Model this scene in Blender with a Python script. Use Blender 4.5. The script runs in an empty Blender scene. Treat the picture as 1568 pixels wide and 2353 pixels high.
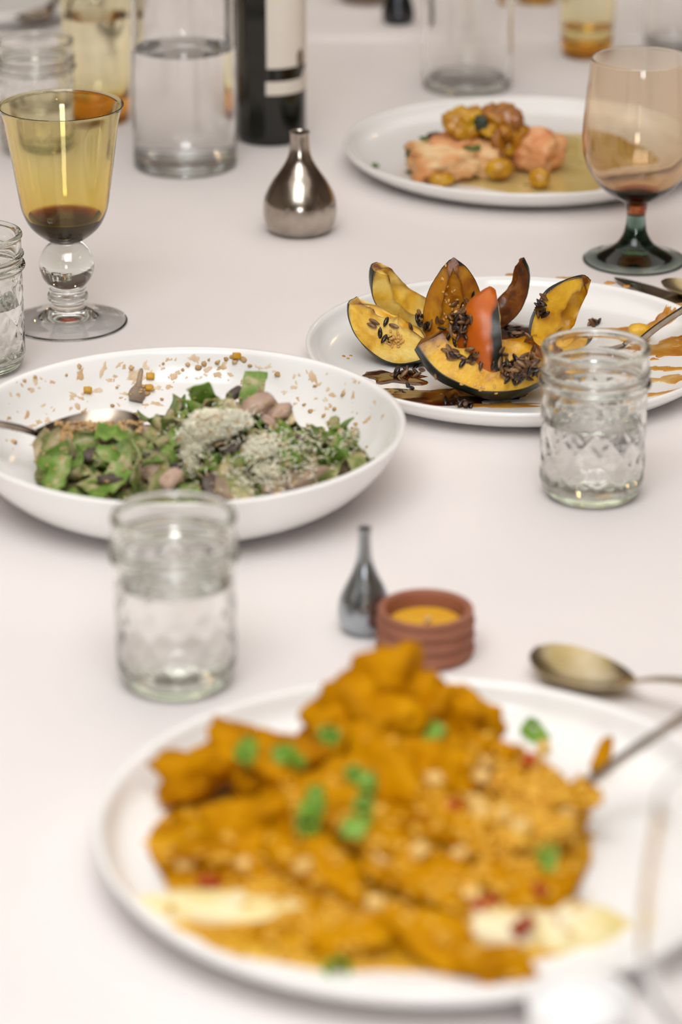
import bpy, bmesh, math, random
import numpy as np
from mathutils import Vector, Matrix, noise as mnoise

sc = bpy.context.scene
COL = sc.collection
random.seed(7)
TZ = 0.75                     # table height
PI = math.pi

# ------------------------------------------------------------------ camera
F, PITCH, CH = 7000.0, math.radians(22.5), 0.707
cam_d = bpy.data.cameras.new('camera')
cam = bpy.data.objects.new('camera', cam_d)
COL.objects.link(cam)
cam.location = (0, 0, TZ + CH)
cam.rotation_euler = (PI / 2 - PITCH, 0, 0)
cam_d.sensor_fit = 'VERTICAL'
cam_d.sensor_height = 36.0
cam_d.lens = F / 2353 * 36.0
cam_d.clip_start = 0.02
cam_d.dof.use_dof = True
cam_d.dof.focus_distance = 2.06
cam_d.dof.aperture_fstop = 4.7
sc.camera = cam

# ------------------------------------------------------------------ world and lights
w = bpy.data.worlds.new('world'); sc.world = w; w.use_nodes = True
w.node_tree.nodes['Background'].inputs[0].default_value = (1.0, 0.93, 0.87, 1)
w.node_tree.nodes['Background'].inputs[1].default_value = 0.10

def area_light(name, loc, target, sx, sy, power, col):
    l = bpy.data.lights.new(name, 'AREA'); l.shape = 'RECTANGLE'; l.size = sx; l.size_y = sy
    l.energy = power; l.color = col
    o = bpy.data.objects.new(name, l); COL.objects.link(o); o.location = loc
    d = Vector(target) - Vector(loc); o.rotation_euler = d.to_track_quat('-Z', 'Y').to_euler()
    return o
area_light('key_light', (-0.15, 0.55, TZ + 1.62), (0.0, 1.35, TZ), 1.25, 1.0, 20.8, (0.97, 0.99, 1.0))
area_light('ceiling_bounce', (0.0, 2.2, TZ + 1.80), (0.0, 2.2, TZ), 3.0, 4.0, 34.0, (1.0, 0.945, 0.885))
area_light('window_light', (0.05, -2.40, TZ + 0.62), (0.05, 2.2, TZ + 0.1), 0.80, 1.05, 40.0, (0.97, 0.98, 1.0))
for i, (lx, ly, lz) in enumerate([(-0.9, 3.9, 1.0), (0.75, 4.4, 1.1), (0.5, -0.9, 1.15)]):
    l = bpy.data.lights.new('bulb_light', 'POINT'); l.energy = 1.6; l.color = (1.0, 0.62, 0.28); l.shadow_soft_size = 0.03
    o = bpy.data.objects.new('bulb_light', l); COL.objects.link(o); o.location = (lx, ly, TZ + lz)

sc.view_settings.view_transform = 'Standard'
sc.view_settings.look = 'None'
sc.view_settings.exposure = 0.0
sc.view_settings.gamma = 1.0
sc.view_settings.use_curve_mapping = False
sc.cycles.max_bounces = 24
sc.cycles.diffuse_bounces = 4
sc.cycles.glossy_bounces = 8
sc.cycles.transmission_bounces = 22
sc.cycles.use_adaptive_sampling = True
sc.cycles.adaptive_threshold = 0.08
sc.cycles.adaptive_min_samples = 16
sc.cycles.sample_clamp_indirect = 0
sc.cycles.transparent_max_bounces = 16

# ------------------------------------------------------------------ pixel helpers (real positions on the table)
cp, sp = math.cos(PITCH), math.sin(PITCH)
CAM = Vector((0, 0, TZ + CH))
def ray(px, py):
    a = (px - 784) / F; b = (1176.5 - py) / F
    return Vector((a, cp + b * sp, -sp + b * cp))
def G(px, py, h=0.0):
    """point seen at a pixel, h metres above the table"""
    d = ray(px, py); t = (h - CH) / d.z
    return CAM + d * t
def GY(px, py, y):
    """point seen at a pixel on the upright plane at depth y"""
    d = ray(px, py); return CAM + d * (y / d.y)
def cast(px, py):
    bpy_dg = bpy.context.evaluated_depsgraph_get()
    ok, loc, nor, idx, ob, m = sc.ray_cast(bpy_dg, CAM, ray(px, py).normalized())
    return (loc, nor, ob) if ok else (None, None, None)

# ------------------------------------------------------------------ materials
def lin(c):
    return tuple(((v / 255) / 12.92 if v / 255 <= .04045 else ((v / 255 + .055) / 1.055) ** 2.4) for v in c) + (1,)
MATS = {}
def mat(name, col=(200, 200, 200), rough=.5, metal=0, spec=.5, trans=0, ior=1.5, cols=None, scale=30, detail=4,
        bump=0, bscale=None, sss=0, sssr=(.004, .002, .001), coat=0, rnd=0, stretch=(1, 1, 1), distortion=0, rvar=0):
    if name in MATS: return MATS[name]
    m = bpy.data.materials.new(name); m.use_nodes = True
    nt = m.node_tree; N = nt.nodes; L = nt.links
    b = N['Principled BSDF']
    b.inputs['Base Color'].default_value = lin(col); b.inputs['Roughness'].default_value = rough
    b.inputs['Metallic'].default_value = metal; b.inputs['Specular IOR Level'].default_value = spec
    b.inputs['Transmission Weight'].default_value = trans; b.inputs['IOR'].default_value = ior
    if sss:
        b.inputs['Subsurface Weight'].default_value = sss; b.inputs['Subsurface Radius'].default_value = sssr
        b.inputs['Subsurface Scale'].default_value = 1.0
    if coat:
        b.inputs['Coat Weight'].default_value = coat; b.inputs['Coat Roughness'].default_value = .12
    tc = None
    def coords():
        nonlocal tc
        if tc: return tc
        t = N.new('ShaderNodeTexCoord'); mp = N.new('ShaderNodeMapping'); mp.inputs['Scale'].default_value = stretch
        oi = N.new('ShaderNodeObjectInfo'); mul = N.new('ShaderNodeMath'); mul.operation = 'MULTIPLY'; mul.inputs[1].default_value = 3.7
        L.new(oi.outputs['Random'], mul.inputs[0]); L.new(mul.outputs[0], mp.inputs['Location'])
        L.new(t.outputs['Object'], mp.inputs['Vector']); tc = mp; return mp
    if cols:
        n = N.new('ShaderNodeTexNoise'); n.inputs['Scale'].default_value = scale; n.inputs['Detail'].default_value = detail
        n.inputs['Distortion'].default_value = distortion
        L.new(coords().outputs[0], n.inputs['Vector'])
        r = N.new('ShaderNodeValToRGB'); el = r.color_ramp.elements
        while len(el) < len(cols): el.new(.5)
        for e, (p, c) in zip(el, cols): e.position = p; e.color = lin(c)
        L.new(n.outputs['Fac'], r.inputs[0]); out = r.outputs[0]
        if rnd:
            oi = N.new('ShaderNodeObjectInfo'); hs = N.new('ShaderNodeHueSaturation')
            mr = N.new('ShaderNodeMapRange'); mr.inputs[3].default_value = 1 - rnd; mr.inputs[4].default_value = 1 + rnd
            L.new(oi.outputs['Random'], mr.inputs[0]); L.new(mr.outputs[0], hs.inputs['Value']); L.new(out, hs.inputs['Color']); out = hs.outputs[0]
        L.new(out, b.inputs['Base Color'])
        if rvar:
            mr = N.new('ShaderNodeMapRange'); mr.inputs[3].default_value = max(0, rough - rvar); mr.inputs[4].default_value = rough + rvar
            L.new(n.outputs['Fac'], mr.inputs[0]); L.new(mr.outputs[0], b.inputs['Roughness'])
    if bump:
        n2 = N.new('ShaderNodeTexNoise'); n2.inputs['Scale'].default_value = bscale or scale; n2.inputs['Detail'].default_value = 5
        L.new(coords().outputs[0], n2.inputs['Vector'])
        bp = N.new('ShaderNodeBump'); bp.inputs['Strength'].default_value = bump; bp.inputs['Distance'].default_value = .001
        L.new(n2.outputs['Fac'], bp.inputs['Height']); L.new(bp.outputs[0], b.inputs['Normal'])
    MATS[name] = m; return m
def glass(name, ior=1.5, sigma=None, rough=0.0, tint=(1, 1, 1)):
    """clear dielectric; sigma = absorption per metre (r,g,b)"""
    if name in MATS: return MATS[name]
    m = bpy.data.materials.new(name); m.use_nodes = True
    nt = m.node_tree; N = nt.nodes; L = nt.links
    N.remove(N['Principled BSDF'])
    g = N.new('ShaderNodeBsdfGlass'); g.inputs['IOR'].default_value = ior; g.inputs['Roughness'].default_value = rough
    g.inputs['Color'].default_value = tuple(tint) + (1,)
    L.new(g.outputs[0], N['Material Output'].inputs['Surface'])
    if sigma:
        v = N.new('ShaderNodeVolumeAbsorption'); d = max(sigma) * 1.05
        v.inputs['Density'].default_value = d; v.inputs['Color'].default_value = tuple(1 - s / d for s in sigma) + (1,)
        L.new(v.outputs[0], N['Material Output'].inputs['Volume'])
    MATS[name] = m; return m

# ------------------------------------------------------------------ mesh helpers
def mesh_from(name, verts, faces, m, smooth=True, sharp=None):
    me = bpy.data.meshes.new(name); me.from_pydata([tuple(v) for v in verts], [], faces)
    bm = bmesh.new(); bm.from_mesh(me); bmesh.ops.recalc_face_normals(bm, faces=bm.faces); bm.to_mesh(me); bm.free()
    if smooth:
        me.shade_smooth()
        if sharp: me.set_sharp_from_angle(angle=math.radians(sharp))
    if m: me.materials.append(m)
    me.update(); return me
def obj(name, me, parent=None, loc=(0, 0, 0), rot=None, kind=None):
    o = bpy.data.objects.new(name, me); COL.objects.link(o); o.location = loc
    if rot is not None: o.rotation_euler = rot
    if parent: o.parent = parent
    if kind: o['kind'] = kind
    return o
def tag(o, label, cat, group=None, kind=None):
    o['label'] = label; o['category'] = cat
    if group: o['group'] = group
    if kind: o['kind'] = kind
    return o
def thing(name, label, cat, loc=(0, 0, 0), rotz=0, group=None):
    o = bpy.data.objects.new(name, None); COL.objects.link(o); o.empty_display_size = .02
    o.location = loc; o.rotation_euler = (0, 0, rotz)
    return tag(o, label, cat, group)
def dup(root, loc, rotz=0, label=None, group=None):
    r = root.copy(); COL.objects.link(r); r.location = loc; r.rotation_euler = (0, 0, rotz)
    if label: r['label'] = label
    if group: r['group'] = group
    for ch in root.children:
        c = ch.copy(); COL.objects.link(c); c.parent = r
        for g in ch.children:
            d = g.copy(); COL.objects.link(d); d.parent = c
    return r
def spline(pts, n=8):
    """Catmull-Rom through (r,z) points; a point given twice stays a corner"""
    out = []; P = [np.array(p, float) for p in pts]
    for i in range(len(P) - 1):
        p1, p2 = P[i], P[i + 1]
        if np.allclose(p1, p2): continue
        p0 = P[i - 1] if i > 0 else p1; p3 = P[i + 2] if i + 2 < len(P) else p2
        for k in range(n):
            t = k / n
            out.append(.5 * ((2 * p1) + (-p0 + p2) * t + (2 * p0 - 5 * p1 + 4 * p2 - p3) * t * t + (-p0 + 3 * p1 - 3 * p2 + p3) * t ** 3))
    out.append(P[-1]); return [(max(0, float(a)), float(b)) for a, b in out]
def lathe(name, prof, m, seg=96, rfun=None, sharp=50):
    V = []; Fc = []; rows = []
    for i, (r, z) in enumerate(prof):
        if r < 1e-6:
            rows.append([len(V)]); V.append((0, 0, z))
        else:
            row = []
            for k in range(seg):
                t = 2 * PI * k / seg
                rr = r + (rfun(i, r, z, t) if rfun else 0)
                row.append(len(V)); V.append((rr * math.cos(t), rr * math.sin(t), z))
            rows.append(row)
    for a, b in zip(rows[:-1], rows[1:]):
        if len(a) == 1 and len(b) == 1: continue
        for k in range(seg):
            k2 = (k + 1) % seg
            if len(a) == 1: Fc.append((a[0], b[k], b[k2]))
            elif len(b) == 1: Fc.append((a[k], a[k2], b[0]))
            else: Fc.append((a[k], a[k2], b[k2], b[k]))
    return mesh_from(name, V, Fc, m, True, sharp)
def tube_data(path, rads, n=8, flat=1.0, up=Vector((0, 0, 1))):
    V = []; Fc = []; P = [Vector(p) for p in path]
    for i, p in enumerate(P):
        t = (P[min(i + 1, len(P) - 1)] - P[max(i - 1, 0)]).normalized()
        s = t.cross(up)
        if s.length < 1e-4: s = t.cross(Vector((1, 0, 0)))
        s.normalize(); u = s.cross(t)
        for k in range(n):
            a = 2 * PI * k / n
            V.append(p + s * math.cos(a) * rads[i] + u * math.sin(a) * rads[i] * flat)
    for i in range(len(P) - 1):
        for k in range(n):
            Fc.append((i * n + k, i * n + (k + 1) % n, (i + 1) * n + (k + 1) % n, (i + 1) * n + k))
    Fc.append(tuple(range(n - 1, -1, -1))); Fc.append(tuple((len(P) - 1) * n + k for k in range(n)))
    return V, Fc
def ico(sub=3):
    bm = bmesh.new(); bmesh.ops.create_icosphere(bm, subdivisions=sub, radius=1)
    V = [v.co.copy() for v in bm.verts]; Fc = [tuple(v.index for v in f.verts) for f in bm.faces]; bm.free(); return V, Fc
ICO = {s: ico(s) for s in (1, 2, 3, 4)}
def blob(name, size, m, seed=0, amp=.25, freq=1.6, amp2=.06, freq2=5, sub=3, box=0.0, flat_bottom=None, smooth=True):
    V0, Fc = ICO[sub]; V = []; off = Vector((seed * 7.13, seed * 3.7, seed * 1.9))
    for v in V0:
        d = v.copy()
        if box:
            mx = max(abs(d.x), abs(d.y), abs(d.z)); d = d.lerp(d / mx * .86, box)
        k = 1 + amp * mnoise.noise(v * freq + off) + amp2 * mnoise.noise(v * freq2 + off * 2)
        p = Vector((d.x * size[0], d.y * size[1], d.z * size[2])) * k
        if flat_bottom is not None: p.z = max(p.z, -size[2] * flat_bottom)
        V.append(p)
    return mesh_from(name, V, Fc, m, smooth)
def merge(list_vf):
    V = []; Fc = []
    for v, f in list_vf:
        o = len(V); V += list(v); Fc += [tuple(i + o for i in q) for q in f]
    return V, Fc
def xform(vf, M):
    return [M @ Vector(v) for v in vf[0]], vf[1]
def rot_to(L, O):
    """matrix with local x along L and local -z along O"""
    X = Vector(L).normalized(); Z = -Vector(O); Z = (Z - X * Z.dot(X)).normalized(); Y = Z.cross(X)
    return Matrix((X, Y, Z)).transposed().to_4x4()
def rand_rot():
    return (random.uniform(0, 2 * PI), random.uniform(0, 2 * PI), random.uniform(0, 2 * PI))

# ------------------------------------------------------------------ the room
M_floor = mat('floor_wood', cols=[(.3, (92, 66, 46)), (.7, (120, 88, 62))], scale=6, stretch=(8, 1, 1), rough=.45)
M_wall = mat('wall_paint', cols=[(.3, (196, 182, 166)), (.7, (204, 190, 175))], scale=3, rough=.9)
M_ceil = mat('ceiling_paint', cols=[(.3, (214, 206, 196)), (.7, (220, 212, 203))], scale=3, rough=.9)
def box_mesh(name, x0, x1, y0, y1, z0, z1, m):
    V = [(x, y, z) for x in (x0, x1) for y in (y0, y1) for z in (z0, z1)]
    return mesh_from(name, V, [(0, 1, 3, 2), (4, 6, 7, 5), (0, 4, 5, 1), (2, 3, 7, 6), (0, 2, 6, 4), (1, 5, 7, 3)], m, False)
def struct(name, me): o = obj(name, me); o['kind'] = 'structure'; return o
struct('floor', box_mesh('floor', -3.5, 3.5, -2.5, 7, -.05, 0, M_floor))
struct('ceiling', box_mesh('ceiling', -3.5, 3.5, -2.5, 7, 2.75, 2.8, M_ceil))
struct('wall_left', box_mesh('wall_left', -3.55, -3.5, -2.5, 7, 0, 2.75, M_wall))
struct('wall_right', box_mesh('wall_right', 3.5, 3.55, -2.5, 7, 0, 2.75, M_wall))
struct('wall_back', box_mesh('wall_back', -3.5, 3.5, 7, 7.05, 0, 2.75, M_wall))
struct('wall_front', box_mesh('wall_front', -3.5, 3.5, -2.55, -2.5, 0, 2.75, M_wall))

M_frame = mat('window_frame_paint', cols=[(.3, (214, 208, 200)), (.7, (220, 214, 206))], scale=8, rough=.6)
M_pane = mat('window_pane', cols=[(.3, (150, 160, 170)), (.7, (165, 174, 182))], scale=3, rough=.08, spec=.6)
wn = obj('window_1', box_mesh('window_1', -.44, .54, -2.5, -2.47, TZ + .02, TZ + 1.22, M_frame)); wn['kind'] = 'structure'
for ix in range(2):
    for iz in range(2):
        obj('pane', box_mesh('pane', -.38 + ix * .44, .04 + ix * .44, -2.471, -2.462, TZ + .08 + iz * .55, TZ + .60 + iz * .55, M_pane), wn)
# ------------------------------------------------------------------ table and cloths
M_tw = mat('table_wood', cols=[(.3, (110, 78, 50)), (.7, (140, 102, 70))], scale=5, stretch=(1, 6, 1), rough=.5)
TX, TY0, TY1 = .62, .62, 4.6
tb = thing('dining_table', 'long banquet table hidden under the white tablecloth', 'table', (0, 2.6, 0))
obj('table_top', box_mesh('table_top', -TX + .01, TX - .01, TY0 + .01 - 2.6, TY1 - .01 - 2.6, TZ - .035, TZ - .0035, M_tw), tb)
legm = box_mesh('leg', -.03, .03, -.03, .03, 0, TZ - .035, M_tw)
for sx in (-1, 1):
    for yy in (TY0 + .12, TY1 - .12):
        obj('leg', legm, tb, (sx * (TX - .1), yy - 2.6, 0))
def cloth_material():
    m = bpy.data.materials.new('linen_cloth'); m.use_nodes = True; nt = m.node_tree; N = nt.nodes; L = nt.links
    b = N['Principled BSDF']; b.inputs['Roughness'].default_value = .85; b.inputs['Specular IOR Level'].default_value = .2
    t = N.new('ShaderNodeTexCoord')
    n = N.new('ShaderNodeTexNoise'); n.inputs['Scale'].default_value = 9; n.inputs['Detail'].default_value = 4
    L.new(t.outputs['Object'], n.inputs['Vector'])
    r = N.new('ShaderNodeValToRGB'); r.color_ramp.elements[0].position = .3; r.color_ramp.elements[0].color = lin((236, 230, 229))
    r.color_ramp.elements[1].position = .7; r.color_ramp.elements[1].color = lin((239, 233, 231))
    L.new(n.outputs['Fac'], r.inputs[0]); L.new(r.outputs[0], b.inputs['Base Color'])
    wx = N.new('ShaderNodeTexWave'); wx.inputs['Scale'].default_value = 420; wx.bands_direction = 'X'; wx.inputs['Distortion'].default_value = 1.5
    wy = N.new('ShaderNodeTexWave'); wy.inputs['Scale'].default_value = 420; wy.bands_direction = 'Y'; wy.inputs['Distortion'].default_value = 1.5
    a = N.new('ShaderNodeMath'); a.operation = 'ADD'
    for x in (wx, wy): L.new(t.outputs['Object'], x.inputs['Vector'])
    L.new(wx.outputs['Fac'], a.inputs[0]); L.new(wy.outputs['Fac'], a.inputs[1])
    bp = N.new('ShaderNodeBump'); bp.inputs['Strength'].default_value = .12; bp.inputs['Distance'].default_value = .0004
    L.new(a.outputs[0], bp.inputs['Height'])
    n3 = N.new('ShaderNodeTexNoise'); n3.inputs['Scale'].default_value = 5; n3.inputs['Detail'].default_value = 2
    L.new(t.outputs['Object'], n3.inputs['Vector'])
    bp2 = N.new('ShaderNodeBump'); bp2.inputs['Strength'].default_value = .25; bp2.inputs['Distance'].default_value = .01
    L.new(n3.outputs['Fac'], bp2.inputs['Height']); L.new(bp.outputs[0], bp2.inputs['Normal'])
    L.new(bp2.outputs[0], b.inputs['Normal']); return m
M_cloth = cloth_material()
def cloth(name, y0, y1, drop, z, label, lip=False):
    """cloth lying on the table, folding down over the edges"""
    xs = list(np.linspace(-TX, TX, 40)); ys = list(np.linspace(y0, y1, 60)); V = []; Fc = []
    prof = [(-TX - .012 - .004 * k, -drop * k / 6) for k in range(6, 0, -1)] + [(-TX - .006, -.004)] + [(x, 0) for x in xs] + \
           [(TX + .006, -.004)] + [(TX + .012 + .004 * k, -drop * k / 6) for k in range(1, 7)]
    rowsy = []
    if lip: rowsy += [(y0 - .0045, -.0045), (y0 - .004, -.002), (y0 - .002, -.0006)]
    else: rowsy += [(y0 - .03 - .002 * k, -drop * k / 6) for k in range(6, 0, -1)] + [(y0 - .008, -.004)]
    rowsy += [(y, 0) for y in ys]
    if not lip: rowsy += [(y1 + .008, -.004)] + [(y1 + .012 + .002 * k, -drop * k / 6) for k in range(1, 7)]
    n = len(prof)
    for (y, dz) in rowsy:
        for (x, px_) in prof:
            zz = z + min(px_, dz) if not lip else z + px_ + dz
            wob = 0
            if abs(x) > TX + .01: wob = .012 * math.sin(y * 21) * (-px_ / max(drop, .01))
            V.append((x + (wob if x > 0 else -wob), y, zz))
    for j in range(len(rowsy) - 1):
        for i in range(n - 1):
            Fc.append((j * n + i, j * n + i + 1, (j + 1) * n + i + 1, (j + 1) * n + i))
    me = mesh_from(name, V, Fc, M_cloth)
    o = obj(name, me); tag(o, label, 'tablecloth'); return o
cloth('tablecloth', TY0, TY1, .28, TZ, 'off-white linen tablecloth covering the long table')
YH = G(784, 92).y
oc = cloth('overlay_cloth', YH, TY1 - .03, .26, TZ + .0045, 'second white cloth overlapping the tablecloth at the far end', lip=True)

# ------------------------------------------------------------------ dishes
M_porc = mat('white_porcelain', col=(248, 247, 245), rough=.16, spec=.5, coat=.3)
def interp_inner(prof_in):
    a = sorted(prof_in); R = [p[0] for p in a]; Z = [p[1] for p in a]
    return lambda r: float(np.interp(r, R, Z))
def make_plate(R, rim=.022, base=.006):
    outer = spline([(0, .0015), (R * .60, .0015), (R * .66, 0), (R * .70, .0005), (R * .86, rim * .22), (R - .006, rim * .62), (R - .0008, rim * .92)], 6)
    lipp = spline([(R - .0008, rim * .92), (R - .0012, rim), (R - .0035, rim * 1.0), (R - .0055, rim * .93)], 4)
    inner = spline([(R - .0055, rim * .93), (R - .011, base + .0072), (R - .022, base + .0028), (R * .72, base + .0006), (R * .5, base), (0, base)], 8)
    return outer + lipp[1:] + inner[1:], interp_inner(inner)
def plate(name, R, cx, cy, label, rim=.022, lift=0.0):
    prof, zf = make_plate(R, rim)
    o = obj(name, lathe(name, prof, M_porc, 160, sharp=60), loc=(cx, cy, TZ + lift)); tag(o, label, 'plate')
    return o, (cx, cy, zf)
def on_dish(dish, x, y):
    cx, cy, zf = dish; return TZ + zf(math.hypot(x - cx, y - cy))
def puddle_vf(dish, cx, cy, rx, ry, thick, seed, rot=0, irregular=.35, rings=7, seg=40, origin=(0, 0, 0)):
    V = []; Fc = []; o = Vector((seed * 5.1, seed * 2.3, 0)); cr, sr = math.cos(rot), math.sin(rot)
    V.append((cx, cy, on_dish(dish, cx, cy) + thick))
    for i in range(1, rings + 1):
        f = i / rings
        for k in range(seg):
            a = 2 * PI * k / seg; d = Vector((math.cos(a), math.sin(a), 0))
            rr = 1 + irregular * (mnoise.noise(d * 1.3 + o) * 1.2 + mnoise.noise(d * 3.4 + o) * .6)
            x = d.x * rx * rr * f; y = d.y * ry * rr * f
            X = cx + x * cr - y * sr; Y = cy + x * sr + y * cr
            V.append((X, Y, on_dish(dish, X, Y) + thick * (1 - f ** 5) - (.0003 if i == rings else 0)))
    for k in range(seg):
        Fc.append((0, 1 + k, 1 + (k + 1) % seg))
    for i in range(rings - 1):
        for k in range(seg):
            a = 1 + i * seg; b = a + seg
            Fc.append((a + k, b + k, b + (k + 1) % seg, a + (k + 1) % seg))
    return V, Fc
def puddle(name, m, label, cat, *a, group=None, kind=None, **k):
    vf = puddle_vf(*a, **k)
    c = Vector(vf[0][0]); me = mesh_from(name, [Vector(v) - c for v in vf[0]], vf[1], m)
    o = obj(name, me, loc=c); tag(o, label, cat, group, kind); return o

curry_plate, D_CUR = plate('dinner_plate', .157, .040, 1.2715, 'large white plate of yellow curry at the front', .024)
squash_plate, D_SQ = plate('dinner_plate', .143, .118, 1.9615, 'white plate holding roasted squash wedges', .021)
salmon_plate, D_SA = plate('dinner_plate', .152, .153, 2.4600, 'white plate with salmon and yellow sauce', .021)
BR = .1365; BX, BY = -.0965, 1.740
b_out = spline([(0, .0015), (.070, .0015), (.074, 0), (.082, .0006), (.108, .0105), (.126, .027), (BR - .001, .0445)], 7)
b_in = spline([(BR - .0055, .0450), (.1215, .0285), (.104, .0150), (.080, .0090), (.05, .0072), (0, .007)], 8)
b_prof = b_out + [(BR - .0004, .0462), (BR - .0018, .0474), (BR - .0040, .0468)] + b_in
bowl = obj('pasta_bowl', lathe('pasta_bowl', b_prof, M_porc, 160, sharp=60), loc=(BX, BY, TZ))
tag(bowl, 'wide white bowl of green ribbon pasta', 'bowl')
D_BO = (BX, BY, interp_inner(b_in))


# ================================================================== cutlery
M_steel = mat('steel', cols=[(.3, (176, 168, 158)), (.7, (196, 190, 182))], scale=40, rough=.2, metal=1, rvar=.06)
M_steel_d = mat('tarnished_silver', cols=[(.3, (120, 108, 96)), (.7, (168, 156, 142))], scale=60, rough=.22, metal=1, rvar=.08)
M_brass = mat('aged_silver_gilt', cols=[(.35, (186, 168, 120)), (.65, (214, 202, 174))], scale=45, rough=.3, metal=1, rvar=.08)
def strip_vf(stations, nv=9, thick=.0012):
    """stations: (x, z, halfwidth, dish) along local x; dish >0 is concave upward"""
    V = []; Fc = []; n = len(stations)
    for side in (0, 1):
        for (x, z, hw, dish) in stations:
            for j in range(nv):
                v = -1 + 2 * j / (nv - 1)
                V.append((x, hw * v, z - dish * (1 - v * v) - (thick if side else 0) * (1 - .55 * v * v)))
    o = n * nv
    for i in range(n - 1):
        for j in range(nv - 1):
            a = i * nv + j
            Fc.append((a, a + 1, a + nv + 1, a + nv)); Fc.append((o + a, o + a + nv, o + a + nv + 1, o + a + 1))
    for i in range(n - 1):
        a = i * nv; b = i * nv + nv - 1
        Fc.append((a, a + nv, o + a + nv, o + a)); Fc.append((b, o + b, o + b + nv, b + nv))
    Fc.append(tuple(range(nv)) + tuple(o + nv - 1 - j for j in range(nv)))
    e = (n - 1) * nv
    Fc.append(tuple(e + nv - 1 - j for j in range(nv)) + tuple(o + e + j for j in range(nv)))
    return V, Fc
def make_spoon(name, label, m, bowl_l=.062, bowl_w=.021, depth=.008, handle_l=.13, rise=.016, hw=.0035, end_w=.009, group=None, arch=.0):
    t = thing(name, label, 'spoon', group=group)
    st = []
    for k in range(25):
        u = k / 24; wv = bowl_w * (max(0, math.sin(PI * u ** .82)) ** .62) * (1 - .12 * u) + .0012
        st.append((u * bowl_l, 0.0 + .006 * (2 * u - 1) ** 2 * .5 + (.003 if u > .95 else 0) * (u - .95) * 20, wv, depth * max(0, math.sin(PI * u)) ** .8))
    obj('spoon_bowl', mesh_from('spoon_bowl', *strip_vf(st, 13), m, True, 60), t)
    hs = []
    for k in range(31):
        u = k / 30; x = bowl_l - .0015 + u * handle_l
        z = .003 + rise * (1 - math.exp(-5 * u)) + arch * u * (1 - u) * 4
        wd = hw + (end_w - hw) * max(0, (u - .35) / .65) ** 1.4
        if u > .93: wd *= math.sqrt(max(.05, 1 - ((u - .93) / .07) ** 2))
        hs.append((x, z, wd, -.0006))
    obj('handle', mesh_from('handle', *strip_vf(hs, 7, .0024), m, True, 60), t)
    return t
def aim(o, loc, L, up=(0, 0, 1)):
    X = Vector(L).normalized(); Z = Vector(up); Z = (Z - X * Z.dot(X)).normalized(); Y = Z.cross(X)
    o.matrix_world = Matrix.Translation(loc) @ Matrix((X, Y, Z)).transposed().to_4x4()
# serving spoon on the cloth at the right
s1 = make_spoon('serving_spoon', 'tarnished serving spoon on the cloth right of the candle', M_brass, .066, .0205, .008, .14, .017, .0036, .0085)
a = G(1232, 1502, .006); b_ = G(1450, 1592, .004)
dr = (b_ - a); dr.z = 0; aim(s1, Vector((a.x, a.y - .004, TZ + .0093)), dr)
# spoon standing in the curry
s2 = make_spoon('serving_spoon', 'dark serving spoon with its bowl under the curry', M_steel_d, .060, .020, .008, .16, .006, .0034, .008)
p1 = G(1345, 1822, .026); p2 = G(1568, 1688, .052)
dr = (p2 - p1); aim(s2, p1 - dr.normalized() * .066, dr)

# ================================================================== squash plate
def flesh_material(name, c):
    m = mat(name, cols=c, scale=55, detail=5, rough=.34, spec=.45, bump=.5, bscale=260, sss=.06, sssr=(.004, .002, .001), rvar=.12)
    nt = m.node_tree; N = nt.nodes; L = nt.links; b = N['Principled BSDF']; src = b.inputs['Base Color'].links[0].from_socket
    at = N.new('ShaderNodeAttribute'); at.attribute_name = 'roast'
    t = N.new('ShaderNodeTexCoord'); n = N.new('ShaderNodeTexNoise'); n.inputs['Scale'].default_value = 130; n.inputs['Detail'].default_value = 5; L.new(t.outputs['Object'], n.inputs['Vector'])
    ad = N.new('ShaderNodeMath'); ad.operation = 'ADD'; L.new(at.outputs['Fac'], ad.inputs[0]); L.new(n.outputs['Fac'], ad.inputs[1])
    r = N.new('ShaderNodeValToRGB'); el = r.color_ramp.elements; el.new(.5); el.new(.5)
    for e, (p, cc) in zip(el, [(.50, (0, 0, 0)), (.72, (90, 90, 90)), (.92, (190, 190, 190)), (1.0, (255, 255, 255))]): e.position = p; e.color = (cc[0] / 255,) * 3 + (1,)
    sc_ = N.new('ShaderNodeMath'); sc_.operation = 'MULTIPLY'; sc_.inputs[1].default_value = .72; L.new(ad.outputs[0], sc_.inputs[0]); L.new(sc_.outputs[0], r.inputs[0])
    mx = N.new('ShaderNodeMix'); mx.data_type = 'RGBA'; L.new(r.outputs[0], mx.inputs['Factor']); L.new(src, mx.inputs['A']); mx.inputs['B'].default_value = lin((112, 56, 10))
    L.new(mx.outputs['Result'], b.inputs['Base Color']); return m
M_flesh = [flesh_material('squash_flesh_pale', [(.28, (208, 146, 26)), (.42, (234, 186, 62)), (.58, (244, 214, 120)), (.75, (238, 192, 72))]),
           flesh_material('squash_flesh_gold', [(.28, (176, 108, 8)), (.42, (222, 162, 22)), (.6, (236, 188, 48)), (.75, (208, 140, 16))]),
           flesh_material('squash_flesh_brown', [(.28, (120, 62, 8)), (.42, (172, 104, 12)), (.6, (204, 142, 28)), (.75, (156, 88, 14))]),
           flesh_material('squash_flesh_charred', [(.3, (34, 18, 8)), (.45, (92, 46, 10)), (.6, (140, 78, 14)), (.72, (46, 26, 12))])]
M_skin = mat('squash_skin_green', cols=[(.3, (18, 22, 16)), (.6, (34, 42, 32)), (.8, (48, 54, 40))], scale=40, rough=.33, spec=.5, bump=.15, bscale=120)
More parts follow.
